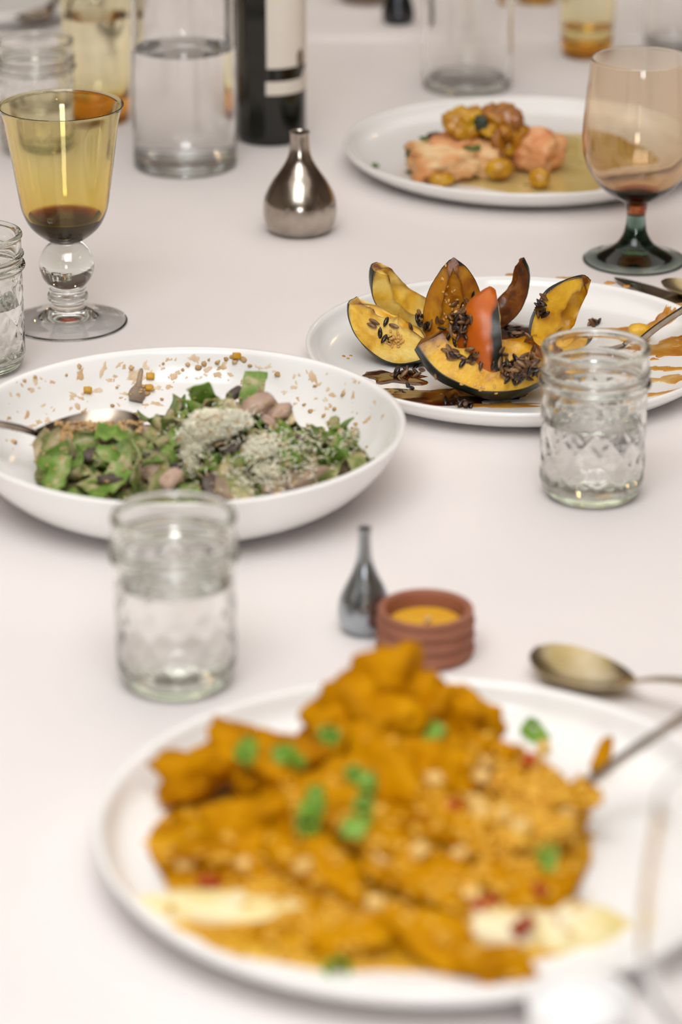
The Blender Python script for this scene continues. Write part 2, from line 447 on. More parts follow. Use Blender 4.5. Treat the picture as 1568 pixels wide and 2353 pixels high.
def skin_orange():
    m = mat('squash_skin_orange', cols=[(.3, (168, 74, 6)), (.6, (200, 98, 12)), (.8, (214, 122, 30))], scale=30, rough=.32, spec=.5, bump=.1, bscale=150)
    nt = m.node_tree; N = nt.nodes; L = nt.links
    b = N['Principled BSDF']; src = b.inputs['Base Color'].links[0].from_socket
    t = N.new('ShaderNodeTexCoord'); sx = N.new('ShaderNodeSeparateXYZ'); L.new(t.outputs['Object'], sx.inputs[0])
    n = N.new('ShaderNodeTexNoise'); n.inputs['Scale'].default_value = 60; L.new(t.outputs['Object'], n.inputs['Vector'])
    ad = N.new('ShaderNodeMath'); ad.operation = 'MULTIPLY_ADD'; ad.inputs[1].default_value = .006; L.new(n.outputs['Fac'], ad.inputs[0]); L.new(sx.outputs['Y'], ad.inputs[2])
    mr = N.new('ShaderNodeMapRange'); mr.inputs[1].default_value = .0115; mr.inputs[2].default_value = .0140; L.new(ad.outputs[0], mr.inputs[0])
    mx = N.new('ShaderNodeMix'); mx.data_type = 'RGBA'; L.new(mr.outputs[0], mx.inputs['Factor']); L.new(src, mx.inputs['A']); mx.inputs['B'].default_value = lin((22, 24, 16))
    L.new(mx.outputs['Result'], b.inputs['Base Color']); return m
M_skin_o = skin_orange()
def wedge(label, mf, ms, R=.044, a=1.15, thick=.022, ang=62, phi=(14, 166), seed=1, lobe=.07, twist=0, npz=34, nt_=14, rough_=1.0, taper=0.0, tipr=1.3):
    """one wedge of acorn squash: local x pole to pole, skin towards -z"""
    w2 = math.radians(ang) / 2; off = Vector((seed * 3.3, seed * 1.7, seed * .9)); zc = R - thick * .5; nrad = 6
    def pt(rho, ph, th):
        s = rho * math.sin(ph); th2 = th * (1 - taper * math.cos(ph)) + twist * math.cos(ph)
        return Vector((a * rho * math.cos(ph), s * math.sin(th2), -s * math.cos(th2) + zc))
    def ro(ph, th): return R * (1 - lobe + lobe * math.cos(PI * th / (2 * w2))) * (1 + .06 * mnoise.noise(Vector((ph * 2, th * 2, 0)) + off))
    def tk(ph): return thick * (.34 + .66 * math.sin(ph) ** 1.1)
    def ri(ph, th): return ro(ph, th) - tk(ph) * (1 + .22 * mnoise.noise(Vector((ph * 2.4, th * 2.5, 5)) + off)) * (1 - .16 * math.cos(PI * th / (2 * w2)))
    phs = [math.radians(phi[0] + (phi[1] - phi[0]) * i / (npz - 1)) for i in range(npz)]
    ths = [-w2 + 2 * w2 * j / (nt_ - 1) for j in range(nt_)]
    # closed loop of stations around the section: outer arc, +cut face, inner arc back, -cut face
    loop = [(0.0, th) for th in ths] + [(f / nrad, w2) for f in range(1, nrad)] + [(1.0, th) for th in ths[::-1]] + [(1 - f / nrad, -w2) for f in range(1, nrad)]
    V = []; Fc = []; roast = []; nl = len(loop)
    for i, ph in enumerate(phs):
        tip = abs(2 * i / (npz - 1) - 1)
        for (f, th) in loop:
            r = ro(ph, th) * (1 - f) + ri(ph, th) * f
            v = pt(r, ph, th); e = abs(th) / w2
            n = (mnoise.noise(v * 150 + off) * .0007 + mnoise.noise(v * 48 + off) * .0016) * rough_
            k = 0 if f == 0 else 1
            V.append(v + Vector((n * .6, n * 1.2, n)) * k)
            q = max(0, tip - .75) * tipr
            if f == 0: q += .35
            elif e > .99: q += .38 * max(0, 1 - f * 4.5) + .62 * max(0, (f - .72) / .28)
            else: q += .62 * max(0, (e - .45) / .55) ** 2
            roast.append(min(1, q))
    for i in range(npz - 1):
        for j in range(nl): Fc.append((i * nl + j, i * nl + (j + 1) % nl, (i + 1) * nl + (j + 1) % nl, (i + 1) * nl + j))
    c0 = sum(V[:nl], Vector()) / nl; c1 = sum(V[-nl:], Vector()) / nl
    V += [c0, c1]; roast += [1, 1]; e0 = len(V) - 2
    for j in range(nl): Fc.append((e0, (j + 1) % nl, j)); Fc.append((e0 + 1, (npz - 1) * nl + j, (npz - 1) * nl + (j + 1) % nl))
    t = thing('squash_wedge', label, 'squash', group='roasted squash wedges')
    me = mesh_from('flesh', V, Fc, mf, True, 50)
    at = me.attributes.new('roast', 'FLOAT', 'POINT'); at.data.foreach_set('value', roast)
    obj('flesh', me, t)
    V2 = []; F2 = []; o = npz * nt_
    for k, dr_ in enumerate((.0006, -.0006)):
        for ph in phs:
            for th in ths: V2.append(pt(ro(ph, th) + dr_ + .0003 * mnoise.noise(Vector((ph * 7, th * 7, 2)) + off), ph, th * .992))
    for i in range(npz - 1):
        for j in range(nt_ - 1):
            q = i * nt_ + j
            F2.append((q, q + 1, q + nt_ + 1, q + nt_)); F2.append((o + q, o + q + nt_, o + q + nt_ + 1, o + q + 1))
        q = i * nt_; F2.append((q, q + nt_, o + q + nt_, o + q)); q += nt_ - 1; F2.append((q, o + q, o + q + nt_, q + nt_))
    for j in range(nt_ - 1):
        F2.append((j, o + j, o + j + 1, j + 1)); q = (npz - 1) * nt_ + j; F2.append((q, q + 1, o + q + 1, o + q))
    obj('skin', mesh_from('skin', V2, F2, ms, True, 55), t)
    return t, V + V2
def seat(t, verts, px, py, h, L, O, lift=0.0, dish=D_SQ, depth=None):
    """turn the wedge, put its centre at the pixel / height h, or drop it on the plate when h is None"""
    M = rot_to(L, O)
    lo = min((M @ v).z for v in verts)
    if h is None:
        P = G(px, py, .03)
        for _ in range(6):
            z = on_dish(dish, P.x, P.y) - TZ - lo + lift
            P = G(px, py, z)
    else:
        P = G(px, py, h); P.z = max(P.z, on_dish(dish, P.x, P.y) - lo + .0005)
    t.matrix_world = Matrix.Translation(P) @ M
    return P
t, v = wedge('pale roasted squash wedge lying at the left of the pile, cut face up', M_flesh[0], M_skin, .0345, 1.08, .0300, 70, phi=(22, 162), seed=1)
seat(t, v, 897, 772, None, (.86, -.30, -.40), (-.36, .34, -.87))
t, v = wedge('pale squash wedge with dark rind leaning up behind the leftmost wedge', M_flesh[0], M_skin, .036, 1.15, .017, 54, seed=2)
seat(t, v, 928, 708, .026, (.78, .10, -.62), (-.55, .62, -.50))
t, v = wedge('tall brown squash wedge standing upright at the back centre', M_flesh[2], M_skin, .0335, 1.15, .018, 88, seed=3, taper=.30, tipr=2.6)
seat(t, v, 1046, 722, None, (-.02, .30, .95), (.06, .95, -.30))
t, v = wedge('squash wedge with bright orange rind facing forward', M_flesh[0], M_skin_o, .0335, 1.12, .016, 62, seed=4)
seat(t, v, 1106, 790, None, (-.08, .28, .95), (-.50, -.84, .20))
t, v = wedge('thin charred squash wedge pointing up to the right', M_flesh[3], M_skin, .026, 1.25, .011, 40, seed=5)
seat(t, v, 1176, 702, .026, (.55, .25, .78), (.62, .30, -.55))
t, v = wedge('golden squash wedge standing behind the glass jar', M_flesh[1], M_skin, .0325, 1.12, .018, 80, seed=6, taper=-.2)
seat(t, v, 1264, 735, None, (.30, .28, .90), (-.70, .66, .05))
t, v = wedge('long golden squash wedge lying at the front of the plate', M_flesh[1], M_skin, .060, 1.0, .025, 50, phi=(38, 142), seed=7, twist=.12, tipr=3.2)
seat(t, v, 1108, 866, None, (.96, -.14, -.14), (-.03, -.08, -.99))
t, v = wedge('squash wedge behind the front wedge, its hollow full of seeds', M_flesh[1], M_skin, .037, 1.15, .019, 66, seed=8)
seat(t, v, 1212, 832, None, (.95, .16, .02), (.10, .40, -.92))
# small nub of squash by the fork
nb = obj('squash_chunk', blob('squash_chunk', (.0085, .007, .0065), M_flesh[1], 11, .2, 1.5, .05, 5, 3, .6)); P = G(1470, 764, .0125); nb.location = P
tag(nb, 'small roasted squash chunk beside the fork', 'squash')
# dark syrup
M_syrup = mat('dark_syrup', cols=[(.3, (38, 14, 3)), (.55, (72, 28, 4)), (.75, (118, 56, 8))], scale=40, rough=.08, spec=.6, coat=.5)
M_glaze = mat('amber_glaze', cols=[(.3, (176, 104, 24)), (.55, (206, 150, 66)), (.75, (224, 192, 136))], scale=45, rough=.1, spec=.6)
P = G(1010, 905, .008); puddle('syrup_pool', M_syrup, 'dark syrup pool under the front squash wedge', 'sauce', D_SQ, P.x, P.y, .055, .016, .0012, 3, .05, .5)
P = G(1170, 800, .008); puddle('syrup_pool', M_syrup, 'brown syrup pool between the squash wedges', 'sauce', D_SQ, P.x, P.y, .040, .055, .0014, 4, .1, .4)
P = G(905, 862, .008); puddle('syrup_pool', M_syrup, 'dark syrup pool under the leftmost squash wedge', 'sauce', D_SQ, P.x, P.y, .022, .016, .0012, 5, .1, .5)
P = G(1545, 830, .008)
for i, (px, py, rx, ry, ro_) in enumerate([(1540, 800, .024, .016, .3), (1530, 868, .018, .010, .1), (1560, 845, .014, .004, -.1), (1500, 842, .010, .005, .2), (1500, 905, .016, .004, .2),
                                           (1545, 905, .010, .005, .4), (1400, 760, .030, .012, .1), (1525, 748, .020, .009, .6), (1140, 925, .03, .006, .05), (880, 900, .010, .004, .3), (985, 915, .020, .006, 0)]):
    P = G(px, py, .008); puddle('glaze_smear', M_glaze, '%s amber glaze smear %s' % ('long' if rx > .015 else 'short', ['below the fork handle', 'right of the jar, near the front rim', 'thin streak right of the jar', 'beside the right wall of the jar', 'at the near right rim', 'dark one at the near right rim', 'behind the jar', 'above the fork handle', 'under the front squash wedge', 'left of the front wedge by the bowl', 'in front of the leftmost wedge'][i]), 'sauce', D_SQ, P.x, P.y, rx, ry, .0005, 20 + i, ro_, .7, group='glaze smears on the squash plate')
for i, (px, py, r) in enumerate([(1290, 652, .006), (1200, 652, .005), (1310, 650, .004), (1400, 660, .004), (1440, 668, .003), (1175, 642, .004), (790, 793, .0016), (800, 797, .0014), (806, 790, .0012), (1505, 795, .003), (1555, 770, .004)]):
    P = G(px, py, .016); puddle('glaze_drop', M_glaze, 'tiny amber glaze drops on the rim of the squash plate', 'sauce', D_SQ, P.x, P.y, r, r * .9, .0006, 50 + i, .3 * i, .6, rings=3, seg=16, group='glaze drops on the squash plate rim')

# fork on the plate, handle to the right
fk = thing('dinner_fork', 'steel fork lying on the squash plate behind the jar', 'fork')
hs = []
for k in range(31):
    u = k / 30; hs.append((.062 + u * .115, .004 + .012 * (1 - math.exp(-4 * u)), .0032 + .005 * max(0, (u - .3) / .7) ** 1.3 * (1 if u < .95 else .6), -.0008))
obj('handle', mesh_from('handle', *strip_vf(hs, 7, .0024), M_steel_d, True, 60), fk)
nk = [(.040 + .022 * k / 10, .002 + .0022 * (k / 10), .0115 - .0082 * (k / 10) ** .7, .0004) for k in range(11)]
obj('neck', mesh_from('neck', *strip_vf(nk, 7, .002), M_steel_d, True, 60), fk)
for j in range(4):
    yy = -.0092 + j * .00613; vs_ = strip_vf([(.042 * k / 8, .0012 + .004 * (1 - k / 8) ** 2, .0009 + .0011 * min(1, k / 3), 0) for k in range(9)], 5, .0018)
    obj('tine', mesh_from('tine', [Vector(q) + Vector((0, yy, 0)) for q in vs_[0]], vs_[1], M_steel_d, True, 60), fk)
p1 = G(1492, 780, .016); p2 = G(1568, 742, .022); dr = p2 - p1; aim(fk, p1 - dr.normalized() * .075 + Vector((0, 0, -.004)), dr)
# knife lying on the cloth behind the plate
kn = thing('table_knife', 'steel table knife on the cloth behind the squash plate', 'knife')
ks = [(.105 * k / 16, .0005, .0012 + .0072 * min(1, k / 5) ** .6, -.0003) for k in range(17)]
obj('blade', mesh_from('blade', *strip_vf(ks, 7, .0014), M_steel, True, 50), kn)
kh = [(.103 + .1 * k / 14, .0022, .0052 + .003 * (k / 14), -.0012) for k in range(15)]
obj('handle', mesh_from('handle', *strip_vf(kh, 7, .0042), M_steel_d, True, 60), kn)
p1 = G(1414, 641, .002); p2 = G(1568, 692, .003); dr = p2 - p1; dr.z = 0; aim(kn, Vector((p1.x, p1.y, TZ + .0026)), dr)
s3 = make_spoon('dessert_spoon', 'spoon on the cloth behind the squash plate at the right edge', M_brass, .056, .018, .007, .12, .010, .0034, .008)
p1 = G(1519, 668, .004); aim(s3, Vector((p1.x, p1.y, TZ + .0083)), (.95, -.16, 0))

# seeds and sesame, dropped where the photograph shows them
M_seed_d = mat('seed_dark', cols=[(.3, (20, 12, 8)), (.6, (44, 28, 18)), (.8, (58, 38, 24))], scale=260, rough=.22, spec=.5, stretch=(.3, 1, 1))
M_seed_t = mat('seed_tan', cols=[(.3, (48, 28, 16)), (.52, (116, 80, 48)), (.75, (178, 140, 96))], scale=260, rough=.35, spec=.5, stretch=(.3, 1, 1))
M_ses = mat('sesame', cols=[(.3, (196, 142, 60)), (.7, (224, 182, 112))], scale=200, rough=.4)
def seed_mesh(name, l, wd, th, m, seed):
    V0, Fc = ICO[2]; V = []
    for q in V0:
        tp = 1 - .45 * max(0, q.x) ** 2
        V.append(Vector((q.x * l, q.y * wd * tp, q.z * th * tp)) * (1 + .10 * mnoise.noise(q * 2 + Vector((seed, 0, 0)))))
    return mesh_from(name, V, Fc, m)
SM = [seed_mesh('seed', .0040, .0016, .0011, M_seed_d, 1), seed_mesh('seed', .0042, .0017, .0011, M_seed_d, 2), seed_mesh('seed', .0040, .0016, .0012, M_seed_t, 3), seed_mesh('seed', .0044, .0015, .0010, M_seed_t, 4)]
SE = [seed_mesh('sesame_seed', .0015, .0009, .0006, M_ses, 5), seed_mesh('sesame_seed', .0014, .0009, .0006, M_ses, 6)]
def lay(me, name, px, py, label, group, cat, lift=.0006, tilt=.5):
    loc, nor, ob = cast(px, py)
    if loc is None: return
    o = obj(name, me); z = (nor + Vector((random.uniform(-tilt, tilt), random.uniform(-tilt, tilt), random.uniform(-tilt, tilt)))).normalized()
    x = Vector((random.uniform(-1, 1), random.uniform(-1, 1), random.uniform(-1, 1))); x = (x - z * x.dot(z)).normalized(); y = z.cross(x)
    o.matrix_world = Matrix.Translation(loc + nor * lift) @ Matrix((x, y, z)).transposed().to_4x4()
    tag(o, label, cat, group); return o
bpy.context.view_layer.update()
clusters = [  # x, y, spread x, spread y, count, tan share, label
    (1195, 845, 46, 34, 84, .55, 'toasted seeds heaped in the hollow of the squash by the jar'),
    (1058, 735, 24, 44, 46, .4, 'toasted seeds on the tall brown squash wedge'),
    (975, 740, 42, 24, 16, .5, 'toasted seeds between the leftmost and tall squash wedges'),
    (880, 760, 36, 22, 8, .35, 'dark toasted seeds on the leftmost squash wedge'),
    (1060, 830, 60, 36, 18, .5, 'toasted seeds on the long front squash wedge'),
    (930, 858, 50, 12, 14, .35, 'toasted seeds in syrup under the leftmost squash wedge'),
    (1060, 928, 60, 9, 18, .4, 'dark seeds in syrup below the front squash wedge'),
    (930, 893, 34, 16, 5, .4, 'dark toasted seeds on the near rim of the squash plate'),
    (1246, 708, 16, 26, 12, .5, 'toasted seeds on the squash wedge behind the jar'),
    (1190, 765, 26, 20, 9, .5, 'toasted seeds in syrup between the squash wedges'),
    (1368, 738, 16, 8, 6, .4, 'toasted seeds behind the rim of the jar')]
for (x, y, sx, sy, n, tan, lb) in clusters:
    pts = [(random.gauss(x, sx * .5), random.gauss(y, sy * .5)) for _ in range(n)]
    for i, (px, py) in enumerate(pts):
        lay(SM[2 + i % 2] if random.random() < tan else SM[i % 2], 'seed', px, py, lb, 'toasted seeds on the squash', 'seed', random.uniform(.0006, .0016 if n < 60 else .004), .7)
for (x, y, sx, sy, n, lb) in [(905, 780, 26, 22, 30, 'sesame seeds on the leftmost squash wedge'), (1030, 700, 34, 70, 26, 'sesame seeds on the tall brown squash wedge'), (1090, 890, 80, 26, 10, 'sesame seeds on the front squash wedge')]:
    for i in range(n):
        lay(SE[i % 2], 'sesame_seed', random.gauss(x, sx * .5), random.gauss(y, sy * .5), lb, 'sesame seeds on the squash', 'seed', .0003, .2)

# ================================================================== pasta bowl
M_pasta = [mat('spinach_pasta_%d' % i, cols=c, scale=90, detail=6, rough=.45, spec=.3, bump=.25, bscale=240, rnd=.15) for i, c in enumerate([
    [(.30, (82, 106, 40)), (.45, (112, 134, 64)), (.55, (142, 152, 94)), (.65, (190, 174, 138))],
    [(.30, (86, 118, 36)), (.50, (112, 144, 58)), (.60, (140, 158, 92)), (.70, (190, 178, 142))],
    [(.28, (96, 110, 52)), (.42, (136, 144, 86)), (.54, (176, 164, 122)), (.68, (204, 184, 150))]])]
M_mush = [mat('mushroom_brown', cols=[(.3, (112, 92, 76)), (.55, (158, 136, 114)), (.8, (184, 162, 140))], scale=80, rough=.5, bump=.3, bscale=200),
          mat('mushroom_pink', cols=[(.3, (158, 128, 110)), (.6, (192, 164, 146)), (.8, (206, 184, 164))], scale=60, rough=.45, bump=.2, bscale=160),
          mat('mushroom_dark', cols=[(.3, (58, 48, 44)), (.6, (92, 78, 70)), (.8, (136, 118, 102))], scale=80, rough=.45, bump=.3, bscale=200)]
M_crumb = mat('tan_crumb', cols=[(.3, (176, 138, 88)), (.6, (206, 172, 122)), (.8, (222, 194, 150))], scale=120, rough=.7, bump=.3, bscale=300)
M_smear = mat('tan_smear', cols=[(.3, (206, 168, 124)), (.55, (228, 204, 172)), (.75, (238, 224, 204))], scale=70, rough=.35)
M_corn = mat('yellow_cube', cols=[(.3, (196, 140, 20)), (.7, (222, 172, 48))], scale=60, rough=.35)
M_cheese = mat('grated_cheese', cols=[(.3, (240, 234, 208)), (.7, (250, 247, 232))], scale=50, rough=.6)
M_heap = mat('pasta_heap', cols=[(.3, (70, 84, 38)), (.5, (108, 118, 66)), (.7, (156, 144, 106))], scale=110, rough=.5, bump=.5, bscale=150)
def ribbon(seed, length, width, curl, m):
    rnd = random.Random(seed); n = 22; p = Vector((0, 0, 0)); path = []; th = rnd.uniform(-.4, .4); k0 = rnd.uniform(-curl, curl); k1 = rnd.uniform(-curl, curl)
    for i in range(n):
        path.append((p.copy(), th)); u = i / (n - 1); th += (k0 * math.cos(2.6 * u) + k1 * math.sin(4.5 * u)) * .33
        p = p + Vector((math.cos(th), 0, math.sin(th))) * (length / n)
    c = sum((q for q, _ in path), Vector()) / n
    V = []; Fc = []; nv = 7; tw = rnd.uniform(-.8, .8)
    for s_ in (0, 1):
        for i, (q, t_) in enumerate(path):
            nrm = Vector((-math.sin(t_), 0, math.cos(t_))); u = i / (n - 1)
            for j in range(nv):
                v = -1 + 2 * j / (nv - 1)
                ww = width * .5 * (1 + .08 * mnoise.noise(Vector((u * 4, v, seed))))
                wave = .0011 * v * v * math.sin(u * 17 + seed) * (1 if abs(v) > .5 else .4) + .0012 * mnoise.noise(Vector((u * 5, v * 1.4, seed * 2)))
                yv = Vector((0, math.cos(tw * u), math.sin(tw * u)))
                V.append(q - c + yv * ww * v + nrm * (wave + (-.0011 if s_ else 0)))
    o = n * nv
    for i in range(n - 1):
        for j in range(nv - 1):
            a = i * nv + j; Fc.append((a, a + 1, a + nv + 1, a + nv)); Fc.append((o + a, o + a + nv, o + a + nv + 1, o + a + 1))
        a = i * nv; Fc.append((a, a + nv, o + a + nv, o + a)); a += nv - 1; Fc.append((a, o + a, o + a + nv, a + nv))
    for j in range(nv - 1):
        Fc.append((j, o + j, o + j + 1, j + 1)); a = (n - 1) * nv + j; Fc.append((a, a + 1, o + a + 1, o + a))
    return mesh_from('pasta_ribbon', V, Fc, m, True, 60)
RIB = [ribbon(i, random.uniform(.030, .050), random.uniform(.0125, .0165), [.5, .9, 1.5, 2.3][i % 4], M_pasta[i % 3]) for i in range(24)]
HX, HY = G(462, 1062, .02).x, G(462, 1062, .02).y
def heap(x, y):
    u = (x - HX) / .104; v = (y - HY) / .064; d = u * u + v * v
    base = on_dish(D_BO, x, y)
    if d >= 1: return base
    pk = math.exp(-((x - (HX + .022)) / .045) ** 2 - ((y - (HY + .018)) / .034) ** 2)
    return max(base, TZ + .012 + (1 - d) ** .6 * (.011 + .021 * pk) + .003 * mnoise.noise(Vector((x * 60, y * 60, 0))) * (1 - d))
V = []; Fc = []; nr, ns = 16, 56
for i in range(nr + 1):
    for k in range(ns):
        a = 2 * PI * k / ns; f = i / nr * .985; x = HX + .104 * f * math.cos(a); y = HY + .064 * f * math.sin(a)
        V.append((x - HX, y - HY, heap(x, y) - TZ + (-.0006 if i == nr else 0)))
for i in range(nr):
    for k in range(ns): Fc.append((i * ns + k, i * ns + (k + 1) % ns, (i + 1) * ns + (k + 1) % ns, (i + 1) * ns + k))
o = obj('pasta_mass', mesh_from('pasta_mass', V, Fc, M_heap), loc=(HX, HY, TZ)); tag(o, 'tangled underlayer of green pasta in the bowl', 'pasta', kind='stuff')
def zone(px):
    return 'at the left end of the bowl' if px < 300 else ('in the middle of the bowl' if px < 600 else 'at the right side of the bowl')
R2 = random.Random(21)
def strew(me, name, x, y, lift, label, cat, group, tilt=.55):
    o = obj(name, me); z = heap(x, y) + lift
    e = .004; nx = -(heap(x + e, y) - heap(x - e, y)) / (2 * e); ny = -(heap(x, y + e) - heap(x, y - e)) / (2 * e)
    Z = Vector((nx * .7 + R2.uniform(-tilt, tilt), ny * .7 + R2.uniform(-tilt, tilt), 1)).normalized()
    a = R2.uniform(0, 2 * PI); X = Vector((math.cos(a), math.sin(a), 0)); X = (X - Z * X.dot(Z)).normalized(); Y = Z.cross(X)
    M = Matrix((X, Y, Z)).transposed().to_4x4()
    lo = min((M @ v.co).z for v in me.vertices)
    M.translation = (x, y, max(z, on_dish(D_BO, x, y) - lo + .0005)); o.matrix_world = M
    tag(o, label, cat, group); return o
def rib_label(px, y):
    c = R2_LAB.get(RIBN[0] % 3); f = 'tightly curled' if RIBN[0] % 4 == 3 else ('curved' if RIBN[0] % 4 else 'nearly flat')
    row = 'far' if y > HY + .02 else ('near' if y < HY - .02 else 'middle')
    return '%s %s pasta ribbon, %s row, %s' % (f, c, row, zone(px).replace('of the bowl', '').replace('the bowl', '').strip().replace('in the', '').replace('at the', '').strip() + ' of bowl')
R2_LAB = {0: 'olive green', 1: 'bright green', 2: 'pale crumbed'}; RIBN = [0]
for i in range(150):
    a = R2.uniform(0, 2 * PI); f = math.sqrt(R2.uniform(0, .94)); x = HX + .100 * f * math.cos(a); y = HY + .061 * f * math.sin(a)
    px = 784 + F * x / 1.88
    if px < 350 and y > HY - .004: continue
    if px > 770 and y > HY + .006: continue
    RIBN[0] = R2.randrange(24); strew(RIB[RIBN[0]], 'pasta_ribbon', x, y, R2.uniform(.001, .006), rib_label(px, y), 'pasta', 'green pasta ribbons in the bowl', .5)
def mush(seed, m):
    rnd = random.Random(seed); l = rnd.uniform(.008, .014)
    return blob('mushroom_piece', (l, l * rnd.uniform(.35, .7), l * rnd.uniform(.22, .4)), m, seed, .4, 1.8, .12, 5, 3, .3)
MU = [mush(i, M_mush[i % 3]) for i in range(9)]
for i in range(52):
    a = R2.uniform(0, 2 * PI); f = math.sqrt(R2.uniform(0, .9)); x = HX + .098 * f * math.cos(a); y = HY + .060 * f * math.sin(a); px = 784 + F * x / 1.88
    mi = R2.randrange(9); strew(MU[mi], 'mushroom_piece', x, y, R2.uniform(.004, .009), '%s mushroom piece, %s row, %s' % (['brown', 'pinkish', 'dark'][mi % 3], 'far' if y > HY + .02 else ('near' if y < HY - .02 else 'middle'), zone(px)), 'mushroom', 'mushroom pieces in the pasta')
bpy.context.view_layer.update()
# ribbons and pieces the photograph shows singly
def place(me, name, px, py, h, L, up, label, cat, group):
    o = obj(name, me); aim(o, G(px, py, h), L, up); tag(o, label, cat, group); return o
flat_r = [ribbon(100 + i, .034, .0145, .35, M_pasta[1]) for i in range(4)]
place(flat_r[0], 'pasta_ribbon', 128, 1098, .026, (-.15, -.85, -.5), (-.2, -.35, .9), 'flat bright green pasta ribbon folded over the left of the heap', 'pasta', 'green pasta ribbons in the bowl')
place(flat_r[1], 'pasta_ribbon', 250, 1110, .026, (-.5, -.7, -.45), (.2, -.4, .85), 'bright green pasta ribbon just left of the near jar', 'pasta', 'green pasta ribbons in the bowl')
place(flat_r[2], 'pasta_ribbon', 580, 900, .052, (.05, .35, .95), (-.15, -.9, .3), 'green pasta ribbon end sticking up at the top of the heap', 'pasta', 'green pasta ribbons in the bowl')
place(flat_r[3], 'pasta_ribbon', 478, 930, .046, (-.3, .35, .85), (-.2, -.9, .3), 'green pasta ribbon standing left of the topmost ribbon end', 'pasta', 'green pasta ribbons in the bowl')
for (px, py, h, l, wd, mi, lb) in [(590, 930, .050, .011, .008, 1, 'pinkish mushroom chunk on top of the pasta heap'), (640, 948, .045, .010, .006, 1, 'pinkish mushroom chunk right of the topmost chunk'),
                                    (395, 1100, .030, .009, .006, 1, 'pale round mushroom piece above the near jar'), (705, 1098, .030, .015, .004, 0, 'long brown mushroom stem at the right of the heap'),
                                    (540, 905, .050, .007, .004, 2, 'dark mushroom scrap beside the topmost ribbon')]:
    o = obj('mushroom_piece', blob('mushroom_piece', (l, wd, wd * .7), M_mush[mi], px % 17, .35, 1.6, .1, 5, 3, .4), loc=G(px, py, h), rot=(.2, -.3, .6)); tag(o, lb, 'mushroom', 'mushroom pieces in the pasta')
# mushroom slice stuck to the far wall of the bowl
loc, nor, ob = cast(318, 885)
vs_ = strip_vf([(-.013 + .026 * k / 12, .0006 * math.sin(k), .0016 + .0042 * (1 / (1 + math.exp(-(k - 7.5) * 1.3))) * (1 if k < 11 else .7), -.0012) for k in range(13)], 7, .0014)
o = obj('mushroom_slice', mesh_from('mushroom_slice', *vs_, M_mush[0], True, 60)); aim(o, loc + nor * .0018, (-.10, -.75, -.55), nor); tag(o, 'brown mushroom slice stuck to the far inside wall of the bowl', 'mushroom')
# crumbs and dice on the bowl wall
cr = [blob('crumb', (.0024, .0018, .0010), M_crumb, 60 + i, .5, 1.6, .2, 4, 2) for i in range(4)]
cube = blob('vegetable_dice', (.0030, .0024, .0020), M_corn, 70, .1, 1.5, .03, 4, 3, .9)
for (px, py) in [(200, 898), (545, 818), (345, 865), (342, 893)]:
    loc, nor, ob = cast(px, py)
    if loc: o = obj('vegetable_dice', cube); aim(o, loc + nor * .0012, (.9, .2, -.1), nor); tag(o, 'yellow vegetable dice stuck to the far wall of the pasta bowl', 'vegetable', 'yellow dice in the pasta bowl')
for i, (px, py) in enumerate([(80, 866), (55, 875), (432, 838), (470, 836), (500, 832), (540, 830), (520, 825), (560, 826), (300, 845), (375, 835), (182, 842), (152, 862), (335, 905), (268, 890), (372, 918), (258, 932), (205, 965), (700, 930), (745, 955), (735, 985), (820, 975),
                            (660, 948), (690, 985), (600, 870), (640, 860), (310, 953), (420, 850), (456, 845), (330, 888), (30, 1015), (20, 960), (790, 905), (480, 826), (532, 820), (575, 840), (770, 940), (715, 945)]):
    loc, nor, ob = cast(px, py)
    if loc and ob.name.startswith('pasta_bowl'):
        o = obj('crumb', cr[i % 4]); a = R2.uniform(0, 6); aim(o, loc + nor * .0004, (math.cos(a), math.sin(a), .1), nor); o.scale = [R2.uniform(.5, 1.1)] * 3
        tag(o, 'tan crumbs stuck to the inside of the pasta bowl', 'crumb', 'crumbs in the pasta bowl')
parts = []
for i in range(230):
    px = R2.uniform(10, 880); py = 820 + R2.random() ** 1.3 * 190 + abs(px - 430) * .12
    loc, nor, ob = cast(px, py)
    if not loc or not ob.name.startswith('pasta_bowl'): continue
    r = R2.uniform(.0008, .0034) * (1 if R2.random() < .7 else 1.5)
    an = math.atan2(loc.y - BY, loc.x - BX); parts.append(puddle_vf(D_BO, loc.x, loc.y, r * R2.uniform(.2, .5), r * R2.uniform(.4, 1.2), .0003, i, an + R2.uniform(-.4, .4), .8, rings=3, seg=14))
V, Fc = merge(parts); c = Vector((BX, BY, TZ))
o = obj('sauce_splashes', mesh_from('sauce_splashes', [Vector(q) - c for q in V], Fc, M_smear), loc=c); tag(o, 'faint tan sauce splashes over the inside of the pasta bowl', 'sauce', kind='stuff')
# grated cheese
def shreds(name, spots, n, m, label, l=(.002, .0055), r=.00055):
    parts = []
    for (px, py, sx, sy, wt) in spots:
        for i in range(int(n * wt)):
            loc, nor, ob = cast(R2.gauss(px, sx), R2.gauss(py, sy))
            if not loc or ob.name.startswith('pasta_bowl'): continue
            d = Vector((R2.uniform(-1, 1), R2.uniform(-1, 1), R2.uniform(-.5, .5))).normalized(); L_ = R2.uniform(*l)
            q = loc + nor * R2.uniform(.0002, .0022)
            b = Vector((R2.uniform(-1, 1), R2.uniform(-1, 1), R2.uniform(0, 1))) * L_ * .25
            parts.append(tube_data([q - d * L_ / 2, q + b, q + d * L_ / 2], [r * .6, r, r * .5], 4, .7))
    V, Fc = merge(parts); c = Vector((HX, HY, TZ))
    o = obj(name, mesh_from(name, [Vector(q) - c for q in V], Fc, m), loc=c); tag(o, label, 'cheese', kind='stuff')
bpy.context.view_layer.update()
